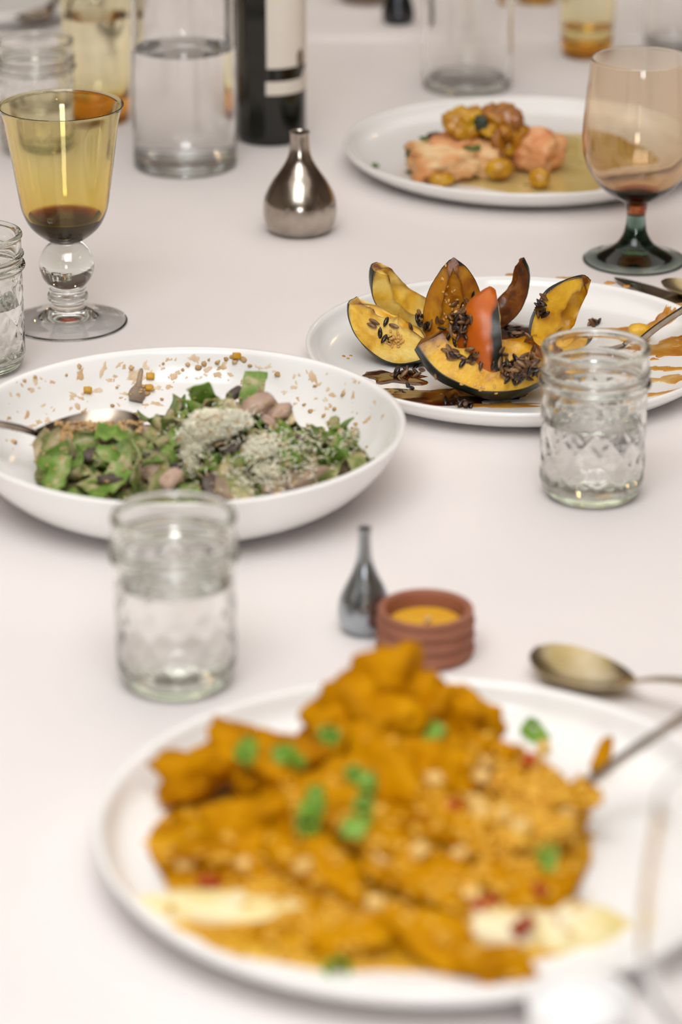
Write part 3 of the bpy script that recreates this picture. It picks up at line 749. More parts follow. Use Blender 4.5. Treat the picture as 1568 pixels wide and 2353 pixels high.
for i, (px, py, rx, ry, rz, lb) in enumerate([(455, 1000, .011, .008, .0035, 'upper left'), (490, 975, .014, .008, .0035, 'top'), (440, 1045, .006, .010, .003, 'left'), (540, 965, .009, .006, .003, 'top right'), (610, 1028, .012, .008, .0035, 'centre right'), (622, 1085, .009, .008, .003, 'lower right'), (590, 1035, .008, .006, .003, 'centre')]):
    loc, nor, ob = cast(px, py)
    if loc: o = obj('cheese_clump', blob('cheese_clump', (rx, ry, rz), M_cheese, 200 + i, .55, 1.8, .3, 6, 4)); aim(o, loc + nor * .001, (1, .2, -.1), nor); tag(o, 'clump of grated cheese at the %s of the pasta heap' % lb, 'cheese', 'grated cheese clumps')
bpy.context.view_layer.update()
shreds('grated_cheese', [(480, 985, 36, 18, .9), (440, 1035, 14, 26, .55), (530, 960, 26, 12, .5), (610, 1025, 26, 14, .55), (620, 1085, 20, 16, .4), (580, 1100, 30, 18, .2), (700, 1010, 40, 24, .2), (545, 1050, 40, 30, .2), (680, 1060, 50, 30, .3), (830, 1015, 30, 14, .1)], 420, M_cheese, 'pale grated cheese over the pasta')
# crumbs through the pasta
parts = []
for i in range(420):
    loc, nor, ob = cast(R2.uniform(60, 850), R2.uniform(880, 1150))
    if not loc or ob.name.startswith(('pasta_bowl', 'table', 'jelly', 'dinner')): continue
    s_ = R2.uniform(.0005, .0013); V0, F0 = ICO[1]
    parts.append(([loc + Vector((q.x * s_ * 1.3, q.y * s_, q.z * s_ * .7)) for q in V0], F0))
V, Fc = merge(parts); c = Vector((HX, HY, TZ))
o = obj('breadcrumbs', mesh_from('breadcrumbs', [Vector(q) - c for q in V], Fc, M_crumb), loc=c); tag(o, 'tan breadcrumbs scattered over the pasta', 'crumbs', kind='stuff')
# spoon in the pasta
s4 = make_spoon('serving_spoon', 'dark steel serving spoon resting in the pasta bowl', M_steel_d, .066, .0195, .008, .14, .020, .0030, .008)
pt_ = G(328, 992, .034); pb = G(100, 1018, .032)
dr = pb - pt_; aim(s4, pt_ + Vector((0, 0, .004)), dr, (0, -.35, 1))
bpy.context.view_layer.update()
parts = []
for i in range(900):
    u = R2.random() ** .8
    px, py = (R2.gauss(160, 36), R2.gauss(1016, 9)) if i < 500 else (R2.uniform(120, 335), R2.uniform(970, 1035))
    loc, nor, ob = cast(px, py)
    if not loc or not ob.name.startswith('spoon_bowl'): continue
    s_ = R2.uniform(.0008, .0020); V0, F0 = ICO[1]; rr = [1 + .3 * R2.uniform(-1, 1) for _ in V0]
    parts.append(([loc + Vector((q.x * s_ * 1.2, q.y * s_, q.z * s_ * .8)) * k_ + Vector((0, 0, R2.uniform(0, .001))) for q, k_ in zip(V0, rr)], F0))
if parts:
    V, Fc = merge(parts); o = obj('spoon_crumbs', mesh_from('spoon_crumbs', [Vector(q) - pt_ for q in V], Fc, M_crumb), loc=pt_); tag(o, 'heap of tan breadcrumbs in the pasta serving spoon', 'crumbs', kind='stuff')
place(ribbon(131, .024, .016, .3, M_pasta[1]), 'pasta_ribbon', 262, 995, .038, (.95, -.1, .1), (0, -.3, 1), 'green pasta ribbon lying in the serving spoon', 'pasta', 'green pasta ribbons in the bowl')

# ================================================================== curry plate
M_curry = mat('curry_sauce', cols=[(.28, (150, 92, 2)), (.45, (188, 130, 2)), (.6, (206, 150, 5)), (.78, (220, 166, 40))], scale=60, detail=6, rough=.55, spec=.05, bump=.7, bscale=140)
M_curry2 = mat('curry_piece', cols=[(.28, (150, 92, 1)), (.48, (186, 126, 1)), (.65, (198, 138, 2)), (.8, (210, 154, 10))], scale=45, detail=5, rough=.55, spec=.05, bump=.6, bscale=170)
M_pool = mat('curry_pool', cols=[(.3, (206, 148, 20)), (.5, (224, 176, 50)), (.7, (236, 206, 110))], scale=30, rough=.3, spec=.3)
M_cream = mat('cream_mash', cols=[(.3, (232, 206, 120)), (.55, (240, 226, 172)), (.75, (242, 234, 206))], scale=40, rough=.35, bump=.2, bscale=90)
M_rice = mat('yellow_rice', cols=[(.3, (206, 148, 24)), (.6, (220, 168, 46)), (.8, (230, 190, 88))], scale=90, rough=.4, rnd=.1)
M_green = mat('scallion', cols=[(.3, (98, 142, 34)), (.6, (134, 176, 66)), (.8, (176, 200, 112))], scale=120, rough=.4)
M_red = mat('red_pepper', cols=[(.3, (150, 44, 8)), (.7, (190, 78, 20))], scale=60, rough=.35)
M_pale = mat('pale_dice', cols=[(.3, (222, 178, 92)), (.7, (236, 204, 136))], scale=60, rough=.5, spec=.2)
CX, CY = D_CUR[0], D_CUR[1]
KX, KY = G(850, 1905, .02).x, G(850, 1905, .02).y
def cheap(x, y):
    u = (x - KX) / .108; v = (y - KY) / .100; d = u * u + v * v; base = on_dish(D_CUR, x, y)
    pk = math.exp(-((x - .03) / .05) ** 2 - ((y - 1.325) / .05) ** 2)
    if d >= 1: return base
    return max(base + .0002, TZ + .007 + (1 - d) ** .7 * (.012 + .016 * pk) + .004 * mnoise.noise(Vector((x * 45, y * 45, 1))) * (1 - d) + .0015 * mnoise.noise(Vector((x * 160, y * 160, 4))) * (1 - d))
V = []; Fc = []; nr, ns = 40, 96
for i in range(nr + 1):
    for k in range(ns):
        a = 2 * PI * k / ns; f = i / nr * .99 * (1 + .07 * mnoise.noise(Vector((math.cos(a) * 2, math.sin(a) * 2, 9)))); x = KX + .106 * f * math.cos(a); y = KY + .098 * f * math.sin(a)
        V.append((x - KX, y - KY, cheap(x, y) - TZ))
for i in range(nr):
    for k in range(ns): Fc.append((i * ns + k, i * ns + (k + 1) % ns, (i + 1) * ns + (k + 1) % ns, (i + 1) * ns + k))
o = obj('curry_sauce', mesh_from('curry_sauce', V, Fc, M_curry), loc=(KX, KY, TZ)); tag(o, 'thick yellow curry sauce heaped on the front plate', 'curry', kind='stuff')
P = G(800, 2150, .008); puddle('curry_pool', M_pool, 'thin yellow curry pool spreading to the near rim', 'sauce', D_CUR, P.x + .012, P.y + .006, .088, .036, .0016, 31, -.10, .15, rings=12, seg=64)
for i, (px, py, rx, ry, lb) in enumerate([(560, 2090, .046, .015, 'pale cream mash streak at the left front of the curry'), (1050, 2120, .062, .013, 'pale cream mash streak at the right front of the curry'), (1250, 2110, .034, .022, 'pale mash smear near the spoon side of the curry')]):
    P = G(px, py, .010); puddle('mash_streak', M_cream, lb, 'mash', D_CUR, P.x, P.y, rx, ry, .0085, 40 + i, -.12, .3, rings=10, seg=56)
pieces = [  # px, py, height, rx, ry, rz, label
    (908, 1590, .052, .017, .015, .022, 'tallest peak of curry at the back of the plate'),
    (850, 1650, .044, .022, .018, .016, 'curry piece left of the tallest peak'),
    (775, 1695, .036, .017, .016, .014, 'curry piece on the left shoulder of the heap'),
    (985, 1640, .043, .017, .016, .016, 'curry piece right of the tallest peak'),
    (1065, 1652, .040, .013, .012, .013, 'square curry chunk at the back right of the heap'),
    (450, 1765, .026, .017, .013, .011, 'curry piece at the far left tip of the heap'),
    (560, 1745, .030, .019, .016, .013, 'curry piece under the left scallions'),
    (665, 1770, .032, .021, .018, .013, 'broad curry piece left of centre'),
    (620, 1870, .028, .030, .017, .011, 'long slab of curry chicken at the centre left'),
    (770, 1830, .036, .024, .018, .013, 'curry piece at the centre of the heap'),
    (905, 1780, .038, .022, .018, .015, 'curry piece below the tallest peak'),
    (1020, 1770, .036, .020, .018, .015, 'curry piece in the right half of the heap'),
    (1130, 1760, .031, .015, .014, .013, 'curry piece below the square chunk'),
    (1210, 1830, .028, .019, .016, .012, 'lumpy curry piece at the right of the heap'),
    (1290, 1850, .025, .012, .012, .011, 'curry lump beside the serving spoon'),
    (900, 1910, .030, .024, .019, .011, 'curry piece below the scallions'),
    (1050, 1900, .030, .022, .018, .012, 'curry piece beside the red pepper bit'),
    (1180, 1940, .023, .020, .016, .011, 'curry piece at the lower right of the heap'),
    (520, 1960, .018, .022, .013, .008, 'flat curry piece at the lower left of the heap'),
    (760, 2000, .020, .026, .015, .009, 'curry piece near the left mash streak'),
    (980, 2020, .020, .026, .016, .009, 'curry piece above the right mash streak'),
    (1190, 2030, .017, .018, .013, .008, 'small curry piece at the right front'),
    (820, 2150, .013, .020, .011, .006, 'curry lump in the front pool, left'),
    (1000, 2160, .013, .022, .012, .007, 'curry lump in the front pool, centre'),
    (1130, 2215, .012, .014, .009, .005, 'curry lump in the front pool, right')]
for i, (px, py, h, rx, ry, rz, lb) in enumerate(pieces):
    o = obj('curry_piece', blob('curry_piece', (rx * 1.18, ry * 1.15, rz * 1.08), M_curry2, 80 + i, .60, 1.35, .16, 3.6, 4, .55), loc=G(px, py, h), rot=(random.uniform(-.4, .4), random.uniform(-.4, .4), random.uniform(-.8, .8))); tag(o, lb, 'chicken', 'curry pieces on the front plate')
bpy.context.view_layer.update()
parts = []
for i in range(1500):
    px = R2.gauss(900, 260); py = R2.gauss(2020, 110)
    if i < 420: px = R2.gauss(1220, 70); py = R2.gauss(1850, 60)
    loc, nor, ob = cast(px, py)
    if not loc or not ob.name.startswith(('curry', 'mash')): continue
    if ob.name.startswith('curry_piece') and R2.random() < .75 and i >= 420: continue
    if ob.name.startswith('mash') and R2.random() < .85: continue
    s_ = R2.uniform(.0014, .0026); V0, F0 = ICO[1]; a = R2.uniform(0, 6); ca, sa = math.cos(a), math.sin(a)
    parts.append(([loc + Vector((q.x * s_ * 1.8 * ca - q.y * s_ * sa, q.x * s_ * 1.8 * sa + q.y * s_ * ca, q.z * s_)) for q in V0], F0))
V, Fc = merge(parts); c = Vector((KX, KY, TZ)); o = obj('rice_grains', mesh_from('rice_grains', [Vector(q) - c for q in V], Fc, M_rice), loc=c); tag(o, 'yellow rice grains mixed through the curry', 'rice', kind='stuff')
def ring_vf(r, h, t):
    prof = [(r, -h / 2), (r, h / 2), (r - t, h / 2), (r - t, -h / 2)]; V = []; Fc = []; n = 14
    for k in range(n):
        a = 2 * PI * k / n
        for (rr, z) in prof: V.append((rr * math.cos(a), rr * math.sin(a) * .85, z))
    for k in range(n):
        for j in range(4): Fc.append((k * 4 + j, k * 4 + (j + 1) % 4, ((k + 1) % n) * 4 + (j + 1) % 4, ((k + 1) % n) * 4 + j))
    return V, Fc
rg = [mesh_from('scallion_ring', *ring_vf(.0060, .006, .0018), M_green, True, 40), mesh_from('scallion_ring', *ring_vf(.0048, .010, .0016), M_green, True, 40)]
def cwhere(px, py):
    c = 'far left' if px < 600 else 'left of centre' if px < 760 else 'centre' if px < 920 else 'right of centre' if px < 1110 else 'far right'
    r = 'top row' if py < 1720 else 'upper row' if py < 1800 else 'middle row' if py < 1880 else 'lower row' if py < 2000 else 'front row'
    return r + ', ' + c
def on_top(me, name, px, py, label, cat, group, lift=.001, tilt=.5):
    loc, nor, ob = cast(px, py)
    if not loc: return None
    o = obj(name, me); z = (nor + Vector((R2.uniform(-tilt, tilt), R2.uniform(-tilt, tilt), 0))).normalized(); a = R2.uniform(0, 6)
    aim(o, loc + nor * lift, (math.cos(a), math.sin(a), .05), z); tag(o, label, cat, group); return o
for i, (px, py, w_) in enumerate([(568, 1720, 'upper left'), (572, 1745, 'upper left'), (652, 1738, 'upper left'), (668, 1742, 'upper left'), (755, 1700, 'upper left'), (820, 1795, 'centre'), (840, 1798, 'centre'), (725, 1838, 'centre'), (718, 1858, 'centre'), (830, 1862, 'centre'), (835, 1885, 'centre'),
                                 (815, 1905, 'centre'), (705, 1905, 'centre'), (1000, 1692, 'right'), (1222, 1680, 'right'), (1235, 1690, 'right'), (1255, 1965, 'right'), (1262, 1990, 'right'), (770, 2225, 'front')]):
    on_top(rg[i % 2], 'scallion_ring', px, py, 'green scallion ring on the curry, ' + cwhere(px, py), 'scallion', 'scallion rings on the curry', .0015, .7)
dc = blob('vegetable_dice', (.0045, .0036, .0032), M_pale, 90, .15, 1.5, .05, 4, 3, .8); rd = blob('pepper_dice', (.0040, .0032, .0028), M_red, 91, .15, 1.5, .05, 4, 3, .8)
for (px, py) in [(1110, 1755), (1250, 1725), (1235, 1755), (1090, 1850), (1150, 1870), (1000, 1795), (1100, 1860), (1060, 1960), (1200, 1905), (960, 1960), (880, 1980), (870, 2080), (1080, 2060), (700, 1990), (560, 1985), (1110, 1790), (430, 1990), (1300, 1870)]:
    on_top(dc, 'vegetable_dice', px, py, 'pale vegetable dice in the curry, ' + cwhere(px, py), 'vegetable', 'pale dice in the curry', .002)
for (px, py) in [(1040, 1856), (1218, 1745), (492, 2035), (470, 2030), (1190, 2140), (1130, 2075), (1105, 2085), (1205, 2125), (1240, 2050)]:
    on_top(rd, 'pepper_dice', px, py, 'red pepper dice in the curry, ' + cwhere(px, py), 'pepper', 'red pepper dice in the curry', .0015)
# wisp of curry on the plate beside the spoon
o = obj('curry_scrap', blob('curry_scrap', (.004, .012, .004), M_curry2, 97, .3, 1.6, .1, 4, 3), loc=G(1385, 1738, .016), rot=(.5, .1, -.4)); tag(o, 'thin scrap of curry on the plate rim by the spoon', 'chicken')

# ================================================================== salmon plate
M_salm = mat('salmon', cols=[(.3, (216, 146, 86)), (.46, (230, 176, 120)), (.6, (238, 202, 152)), (.76, (242, 218, 176))], scale=34, detail=5, rough=.4, spec=.4, stretch=(1, .35, 2.2), bump=.5, bscale=90, distortion=1.2)
M_salm2 = mat('salmon_pink', cols=[(.3, (214, 134, 80)), (.5, (228, 162, 108)), (.7, (236, 188, 138))], scale=40, detail=5, rough=.4, stretch=(1, .4, 2), bump=.6, bscale=100, distortion=1.2)
M_top = mat('yellow_relish', cols=[(.3, (150, 92, 4)), (.5, (196, 140, 12)), (.7, (222, 178, 44))], scale=70, detail=5, rough=.2, spec=.6, bump=.3, bscale=110, sss=.1)
M_topb = mat('brown_relish', cols=[(.3, (104, 50, 4)), (.5, (160, 96, 8)), (.7, (196, 136, 20))], scale=70, detail=5, rough=.2, spec=.6, bump=.3, bscale=110)
M_broth = mat('yellow_broth', cols=[(.3, (196, 168, 96)), (.6, (212, 188, 124)), (.8, (220, 202, 150))], scale=20, rough=.1, spec=.6)
M_herb = mat('green_herb', cols=[(.3, (66, 96, 40)), (.7, (112, 142, 70))], scale=100, rough=.5)
SX, SY = D_SA[0], D_SA[1]
P = G(1165, 360, .009); puddle('broth_pool', M_broth, 'thin yellow broth around the salmon', 'sauce', D_SA, P.x + .018, P.y - .004, .105, .098, .0010, 61, 0, .12, rings=12, seg=64)
def lump(name, px, py, h, size, m, label, cat, seed, rz=0, box=.4, amp=.25, group=None, sub=4):
    o = obj(name, blob(name, size, m, seed, amp, 1.9, .14, 5, sub, box), loc=G(px, py, h), rot=(0, 0, rz)); tag(o, label, cat, group); return o
lump('salmon_piece', 1020, 365, .022, (.032, .026, .015), M_salm, 'large pale salmon chunk at the left of the fillet', 'salmon', 3, .15, .6, .18, 'salmon pieces on the far plate')
lump('salmon_piece', 1105, 362, .021, (.022, .020, .017), M_salm, 'salmon chunk under the yellow relish', 'salmon', 4, -.2, .6, .2, 'salmon pieces on the far plate')
lump('salmon_piece', 1225, 345, .023, (.025, .022, .018), M_salm2, 'pink flaked salmon chunk at the right of the fillet', 'salmon', 5, -.5, .4, .3, 'salmon pieces on the far plate')
lump('salmon_piece', 1045, 335, .030, (.024, .020, .010), M_salm2, 'salmon flake at the back left of the fillet', 'salmon', 6, .1, .5, .25, 'salmon pieces on the far plate')
lump('relish', 1070, 285, .047, (.019, .017, .014), M_top, 'bright yellow relish on top of the salmon, left half', 'relish', 7, 0, .1, .3)
lump('relish', 1150, 282, .047, (.019, .017, .015), M_topb, 'brown roasted relish on top of the salmon, right half', 'relish', 8, 0, .1, .3)
lump('relish', 1185, 315, .036, (.010, .010, .012), M_topb, 'brown relish sliding down the right of the salmon', 'relish', 9, 0, .1, .3)
lump('relish', 1140, 345, .030, (.006, .008, .016), M_topb, 'relish drip running down the front of the salmon', 'relish', 10, 0, 0, .25)
lump('relish', 1148, 388, .017, (.011, .009, .008), M_top, 'yellow relish at the foot of the drip', 'relish', 12, 0, .1, .3)
lump('relish', 1168, 340, .028, (.006, .006, .006), M_top, 'small round yellow relish lump beside the drip', 'relish', 13, 0, 0, .2)
for i, (px, py, h, r, mm) in enumerate([(1042, 290, .048, .007, 0), (1060, 268, .052, .007, 0), (1088, 262, .054, .008, 0), (1120, 258, .056, .007, 1), (1165, 262, .055, .008, 1), (1185, 285, .047, .008, 1), (1125, 300, .046, .007, 0), (1055, 305, .044, .007, 0), (1160, 305, .044, .007, 1), (1200, 300, .042, .006, 1)]):
    lump('relish_lump', px, py, h, (r, r * .9, r * .8), (M_top, M_topb)[mm], '%s relish lump on the salmon, %s' % (('yellow', 'brown')[mm], ['far left', 'upper left', 'top left of centre', 'top centre', 'top right', 'right shoulder', 'centre front', 'lower left', 'right front', 'far right'][i]), 'relish', 140 + i, i * .7, .2, .35, 'relish lumps on the salmon', 3)
lump('yellow_tomato', 1241, 410, .0145, (.0085, .0085, .008), M_top, 'yellow cherry tomato in front of the pink salmon', 'tomato', 14, 0, .1, .12)
lump('yellow_tomato', 1014, 412, .0125, (.010, .007, .006), M_top, 'yellow tomato lump in front of the large salmon chunk', 'tomato', 15, 0, .1, .25)
lump('yellow_tomato', 985, 408, .0125, (.005, .005, .005), M_topb, 'small brown tomato lump at the left of the fillet', 'tomato', 16, 0, .1, .25)
lump('relish', 1106, 283, .052, (.006, .005, .007), mat('dark_olive', col=(44, 52, 34), rough=.35), 'dark olive scrap in the middle of the relish', 'olive', 17, 0, .2, .3)
lump('relish', 1000, 312, .036, (.007, .005, .003), mat('dark_crust', col=(70, 46, 34), rough=.4), 'dark crust scrap on the back left of the salmon', 'crust', 18, 0, .2, .3)
hb = [blob('herb_sprig', (.0055, .0030, .0012), M_herb, 33 + i, .7, 2.5, .4, 5, 3) for i in range(3)]
bpy.context.view_layer.update()
for i, (px, py, lb) in enumerate([(862, 382, 'green herb sprig on the left rim of the salmon plate'), (945, 398, 'green herb sprig left of the salmon'), (1080, 343, 'green herb sprig on the front of the salmon'), (1097, 340, 'second green herb sprig on the front of the salmon'), (1205, 424, 'green herb sprig beside the yellow cherry tomato'),
                                  (940, 352, 'green herb scrap at the left end of the salmon'), (975, 320, 'green herb scrap on the back of the salmon'), (1330, 375, 'grey green herb scrap at the right of the salmon')]):
    on_top(hb[i % 3], 'herb_sprig', px, py, lb, 'herb', None, .001, .2)

# ================================================================== glassware, vases, candle, bottle
G_clear = glass('clear_glass', 1.5, sigma=(2, 1.2, 2))
G_jar = glass('jar_glass', 1.5, sigma=(6, 4.5, 9))
G_water = glass('water', 1.333)
G_amber = glass('amber_glass', 1.5, sigma=(40, 118, 520))
G_tumbler = glass('amber_tumbler_glass', 1.5, sigma=(3, 20, 130))
G_peach = glass('peach_glass', 1.5, sigma=(60, 150, 290))
G_stem = glass('smoky_green_glass', 1.5, sigma=(110, 75, 88))
G_wine = glass('red_wine', 1.34, sigma=(170, 420, 620))
G_bottle = glass('green_bottle_glass', 1.5, sigma=(420, 330, 900))

# ---- quilted jelly jars
JR = .0322
def quilt(u, v):
    a = abs((u + v) % 1 - .5); b = abs((u - v) % 1 - .5); c = abs((v * 2) % 1 - .5)
    return min(.5 - a, .5 - b) * 2, min(.5 - a, .5 - b, (.5 - c) * .8)
def jar_outer():
    lo = spline([(0, .0022), (.019, .0022), (.0225, .0004), (.0255, .0008), (.0300, .0052), (JR, .0125)], 6)
    mid = [(JR + .0000 * k, .0125 + (.066 - .0125) * k / 64) for k in range(1, 65)]
    up = spline([(JR, .066), (JR - .0002, .0690), (.0322, .0712), (.0322, .0712), (.0338, .0722), (.0345, .0738), (.0338, .0755), (.0325, .0768), (.0324, .0790), (.0332, .0802),
                 (.0338, .0815), (.0332, .0828), (.0324, .0840), (.0324, .0925), (.0330, .0938), (.0332, .0950), (.0326, .0966), (.0312, .0972)], 4)
    return lo + mid + up[1:]
def jar_inner():
    return spline([(.0312, .0972), (.0298, .0962), (.0292, .0935), (.0290, .080), (.0292, .072), (.0296, .062), (.0298, .016), (.0282, .0090), (.024, .0068), (.012, .0060), (0, .0058)], 6)
def jar_r(i, r, z, t):
    if not (.0125 < z < .066) or r < .0315: return 0
    u = t / (2 * PI) * 13; v = (z - .0125) / .0535 * 2.5
    p, q = quilt(u, v)
    edge = min(1, (z - .0125) / .004, (.066 - z) / .004)
    return edge * (.0013 * min(p, .55) - .0007) * .85
jar_me = lathe('jar', jar_outer() + jar_inner()[1:], G_jar, 176, jar_r, sharp=28)
def water_me(name, prof_in, level, m, seg=96, grow=.00015):
    """liquid filling an inner profile (axis last) up to a level, meeting the glass"""
    pts = [(r, z) for r, z in prof_in if z < level][::-1]
    rt = float(np.interp(level, [z for r, z in prof_in][::-1], [r for r, z in prof_in][::-1]))
    out = [(max(0, r + (grow if r > 1e-6 else 0)), z - grow * .7) for r, z in pts]
    out += [(rt + grow, level), (rt - .0012, level - .0006), (rt - .004, level - .0008), (0, level - .0008)]
    return lathe(name, out, m, seg, sharp=40)
jin = jar_inner()
w_cache = {}
def jar(px, py_bot, label, level):
    c = G(px, py_bot); c.y += .0251; c.x *= (c.y + .0251) / c.y if False else 1
    t = thing('jelly_jar', label, 'jar', (c.x, c.y, TZ), random.uniform(0, 6), 'quilted glass jars of water')
    obj('glass_body', jar_me, t)
    if level not in w_cache: w_cache[level] = water_me('water', jin, level, G_water)
    obj('water', w_cache[level], t); return t
jar(1366, 1171, 'quilted glass jar of water in front of the squash plate', .0500)
jar(402, 1612, 'quilted glass jar of water in front of the pasta bowl', .0600)
jar(-57, 875, 'quilted glass jar of water beside the amber goblet, cut by the left edge', .0480)
jar(82, 366, 'blurred glass jar behind the amber goblet, beside the amber tumbler', .0400)

# ---- amber goblet with a clear ball stem
gc = Vector((-.1943, 2.059, TZ))
gl = thing('wine_goblet', 'amber wine goblet with clear ball stem and a little red wine', 'goblet', gc)
foot = spline([(0, .0068), (.010, .0064), (.024, .0038), (.034, .0018), (.0395, .0004), (.0414, .0006), (.0419, .0014), (.0414, .0021), (.036, .0034), (.024, .0062), (.0135, .0115), (.0115, .0150), (.0118, .0178), (.0118, .0178), (.0140, .0186), (.0146, .0206), (.0140, .0226), (.0118, .0236), (.0118, .0236),
               (.0122, .0242), (.0130, .0252), (.0130, .0262), (.0124, .0272)], 5)
bz, br = .0438, .0195
ballp = [(br * math.sin(a), bz - br * math.cos(a)) for a in np.linspace(.68, 2.62, 36)]
obj('stem', lathe('stem', foot + ballp + [(.0085, .0609), (0, .0609)], G_clear, 112, sharp=45), gl)
go = spline([(0, .0606), (.0075, .0606), (.0085, .0612), (.0150, .0640), (.0245, .0725), (.0300, .0840), (.0325, .0980), (.0350, .1150), (.0372, .1310), (.0396, .1470), (.0424, .1572), (.0436, .1596)], 8)
gi = spline([(.0428, .1598), (.0414, .1572), (.0386, .1470), (.0362, .1310), (.0338, .1150), (.0310, .0980), (.0282, .0845), (.0228, .0745), (.0140, .0668), (.005, .0645), (0, .0642)], 8)
bw = obj('bowl', lathe('bowl', go + [(.0434, .1600)] + gi, G_amber, 128, sharp=45), gl)
obj('red_wine', water_me('red_wine', gi, .0800, G_wine), gl)

# ---- peach goblet with a smoky green foot
gr = thing('wine_goblet', 'peach tinted round goblet with smoky green stem and foot', 'goblet', (.2223, 2.204, TZ))
ft = spline([(0, .0060), (.010, .0050), (.024, .0026), (.034, .0010), (.0375, .0002), (.0390, .0010), (.0380, .0024), (.028, .0052), (.016, .0120), (.0100, .0200), (.0078, .0280), (.0072, .0350), (.0072, .0368)], 7)
obj('stem', lathe('stem', ft + [(0, .0370)], G_stem, 112, sharp=45), gr)
po = spline([(0, .0368), (.0072, .0368), (.0072, .0368), (.0080, .0420), (.0098, .0470), (.0170, .0505), (.0290, .0600), (.0385, .0750), (.0420, .0910), (.0420, .1080), (.0402, .1300), (.0385, .1470), (.0374, .1562)], 8)
pi_ = spline([(.0366, .1564), (.0376, .1470), (.0393, .1300), (.0410, .1080), (.0408, .0910), (.0372, .0760), (.0280, .0620), (.0160, .0545), (.006, .0520), (0, .0518)], 8)
obj('bowl', lathe('bowl', po + [(.0371, .1567)] + pi_, G_peach, 128, sharp=45), gr)
obj('red_wine', water_me('red_wine', pi_, .0555, G_wine), gr)

# ---- bud vases
M_silver = mat('aged_silver', cols=[(.3, (160, 149, 138)), (.7, (192, 184, 174))], scale=60, rough=.19, metal=1, rvar=.05, bump=.03, bscale=160)
M_gun = mat('gunmetal', cols=[(.3, (168, 176, 182)), (.7, (184, 192, 198))], scale=60, rough=.25, metal=1, rvar=.04)
M_pewter = mat('dark_pewter', cols=[(.3, (60, 62, 66)), (.7, (82, 84, 88))], scale=60, rough=.3, metal=1)
def vase(name, prof_out, wall, m, loc, label):
    inner = [(max(.0012, r - wall), z) for r, z in prof_out[::-1] if z > .01]
    o = obj(name, lathe(name, prof_out + inner + [(0, inner[-1][1])], m, 96, sharp=60), loc=loc); tag(o, label, 'vase'); return o
vs = spline([(0, .0010), (.016, .0008), (.021, .0010), (.0262, .0055), (.0284, .0130), (.0286, .0210), (.0270, .0290), (.0215, .0400), (.0150, .0495), (.0105, .0570), (.0083, .0640), (.0074, .0720), (.0073, .0780), (.0080, .0800)], 8)
vase('bud_vase', vs, .0012, M_silver, (-.0320, 2.2789, TZ), 'squat silver teardrop bud vase in the middle of the table')
vd = spline([(0, .0006), (.008, .0004), (.0110, .0012), (.0141, .0060), (.0150, .0120), (.0142, .0185), (.0112, .0260), (.0076, .0335), (.0050, .0410), (.0038, .0480), (.0034, .0560), (.0036, .0600), (.0038, .0615)], 8)
vase('bud_vase', vd, .0009, M_gun, (.0130, 1.5355, TZ), 'small gunmetal bud vase behind the terracotta candle')
pv = G(916, 60, .0045)
vf_ = spline([(0, .0008), (.010, .0006), (.0140, .0016), (.0158, .0080), (.0150, .0150), (.0115, .0260), (.0075, .0350), (.0050, .0440), (.0042, .0560), (.0046, .0620)], 8)
vase('bud_vase', vf_, .001, M_pewter, (pv.x, pv.y + .014, TZ + .0045), 'dark pewter bud vase at the far end, cut by the top edge')

# ---- terracotta candle
M_terra = mat('terracotta', cols=[(.3, (146, 92, 70)), (.7, (168, 112, 88))], scale=40, rough=.62, spec=.3, bump=.1, bscale=300)
M_wax = mat('yellow_wax', cols=[(.3, (214, 156, 20)), (.7, (226, 172, 36))], scale=60, rough=.4, sss=.15)
M_wick = mat('wick', cols=[(.3, (205, 186, 150)), (.7, (225, 205, 165))], scale=400, rough=.8)
cd = thing('candle', 'unlit yellow candle in a ribbed terracotta pot', 'candle', (.0459, 1.5059, TZ))
rib = lambda z: .0009 * math.cos(2 * PI * (z - .0045) / .0078)
cz = [(.0262 + (rib(z) if .001 < z < .0235 else .0009 * (z - .026) / .0025), z) for z in np.linspace(.0016, .0258, 44)]
cpf = [(0, .0002), (.0240, .0002), (.0256, .0006)] + cz + spline([(.0262, .0264), (.0255, .0272), (.0236, .0274), (.0222, .0268), (.0214, .0240), (.0210, .0100)], 4) + [(0, .0100)]
obj('pot', lathe('pot', cpf, M_terra, 112, sharp=70), cd)
obj('wax', lathe('wax', [(0, .0102), (.0208, .0102), (.0210, .0176), (.0200, .0186), (.0185, .0178), (.010, .0174), (.003, .0172), (0, .0171)], M_wax, 80, sharp=50), cd)
wv = tube_data([(0, 0, .0165), (.0004, -.0003, .0190), (.0014, -.0008, .0208), (.0026, -.0014, .0214)], [.0011, .0012, .0014, .0012], 8)
obj('wick', mesh_from('wick', *wv, M_wick), cd)

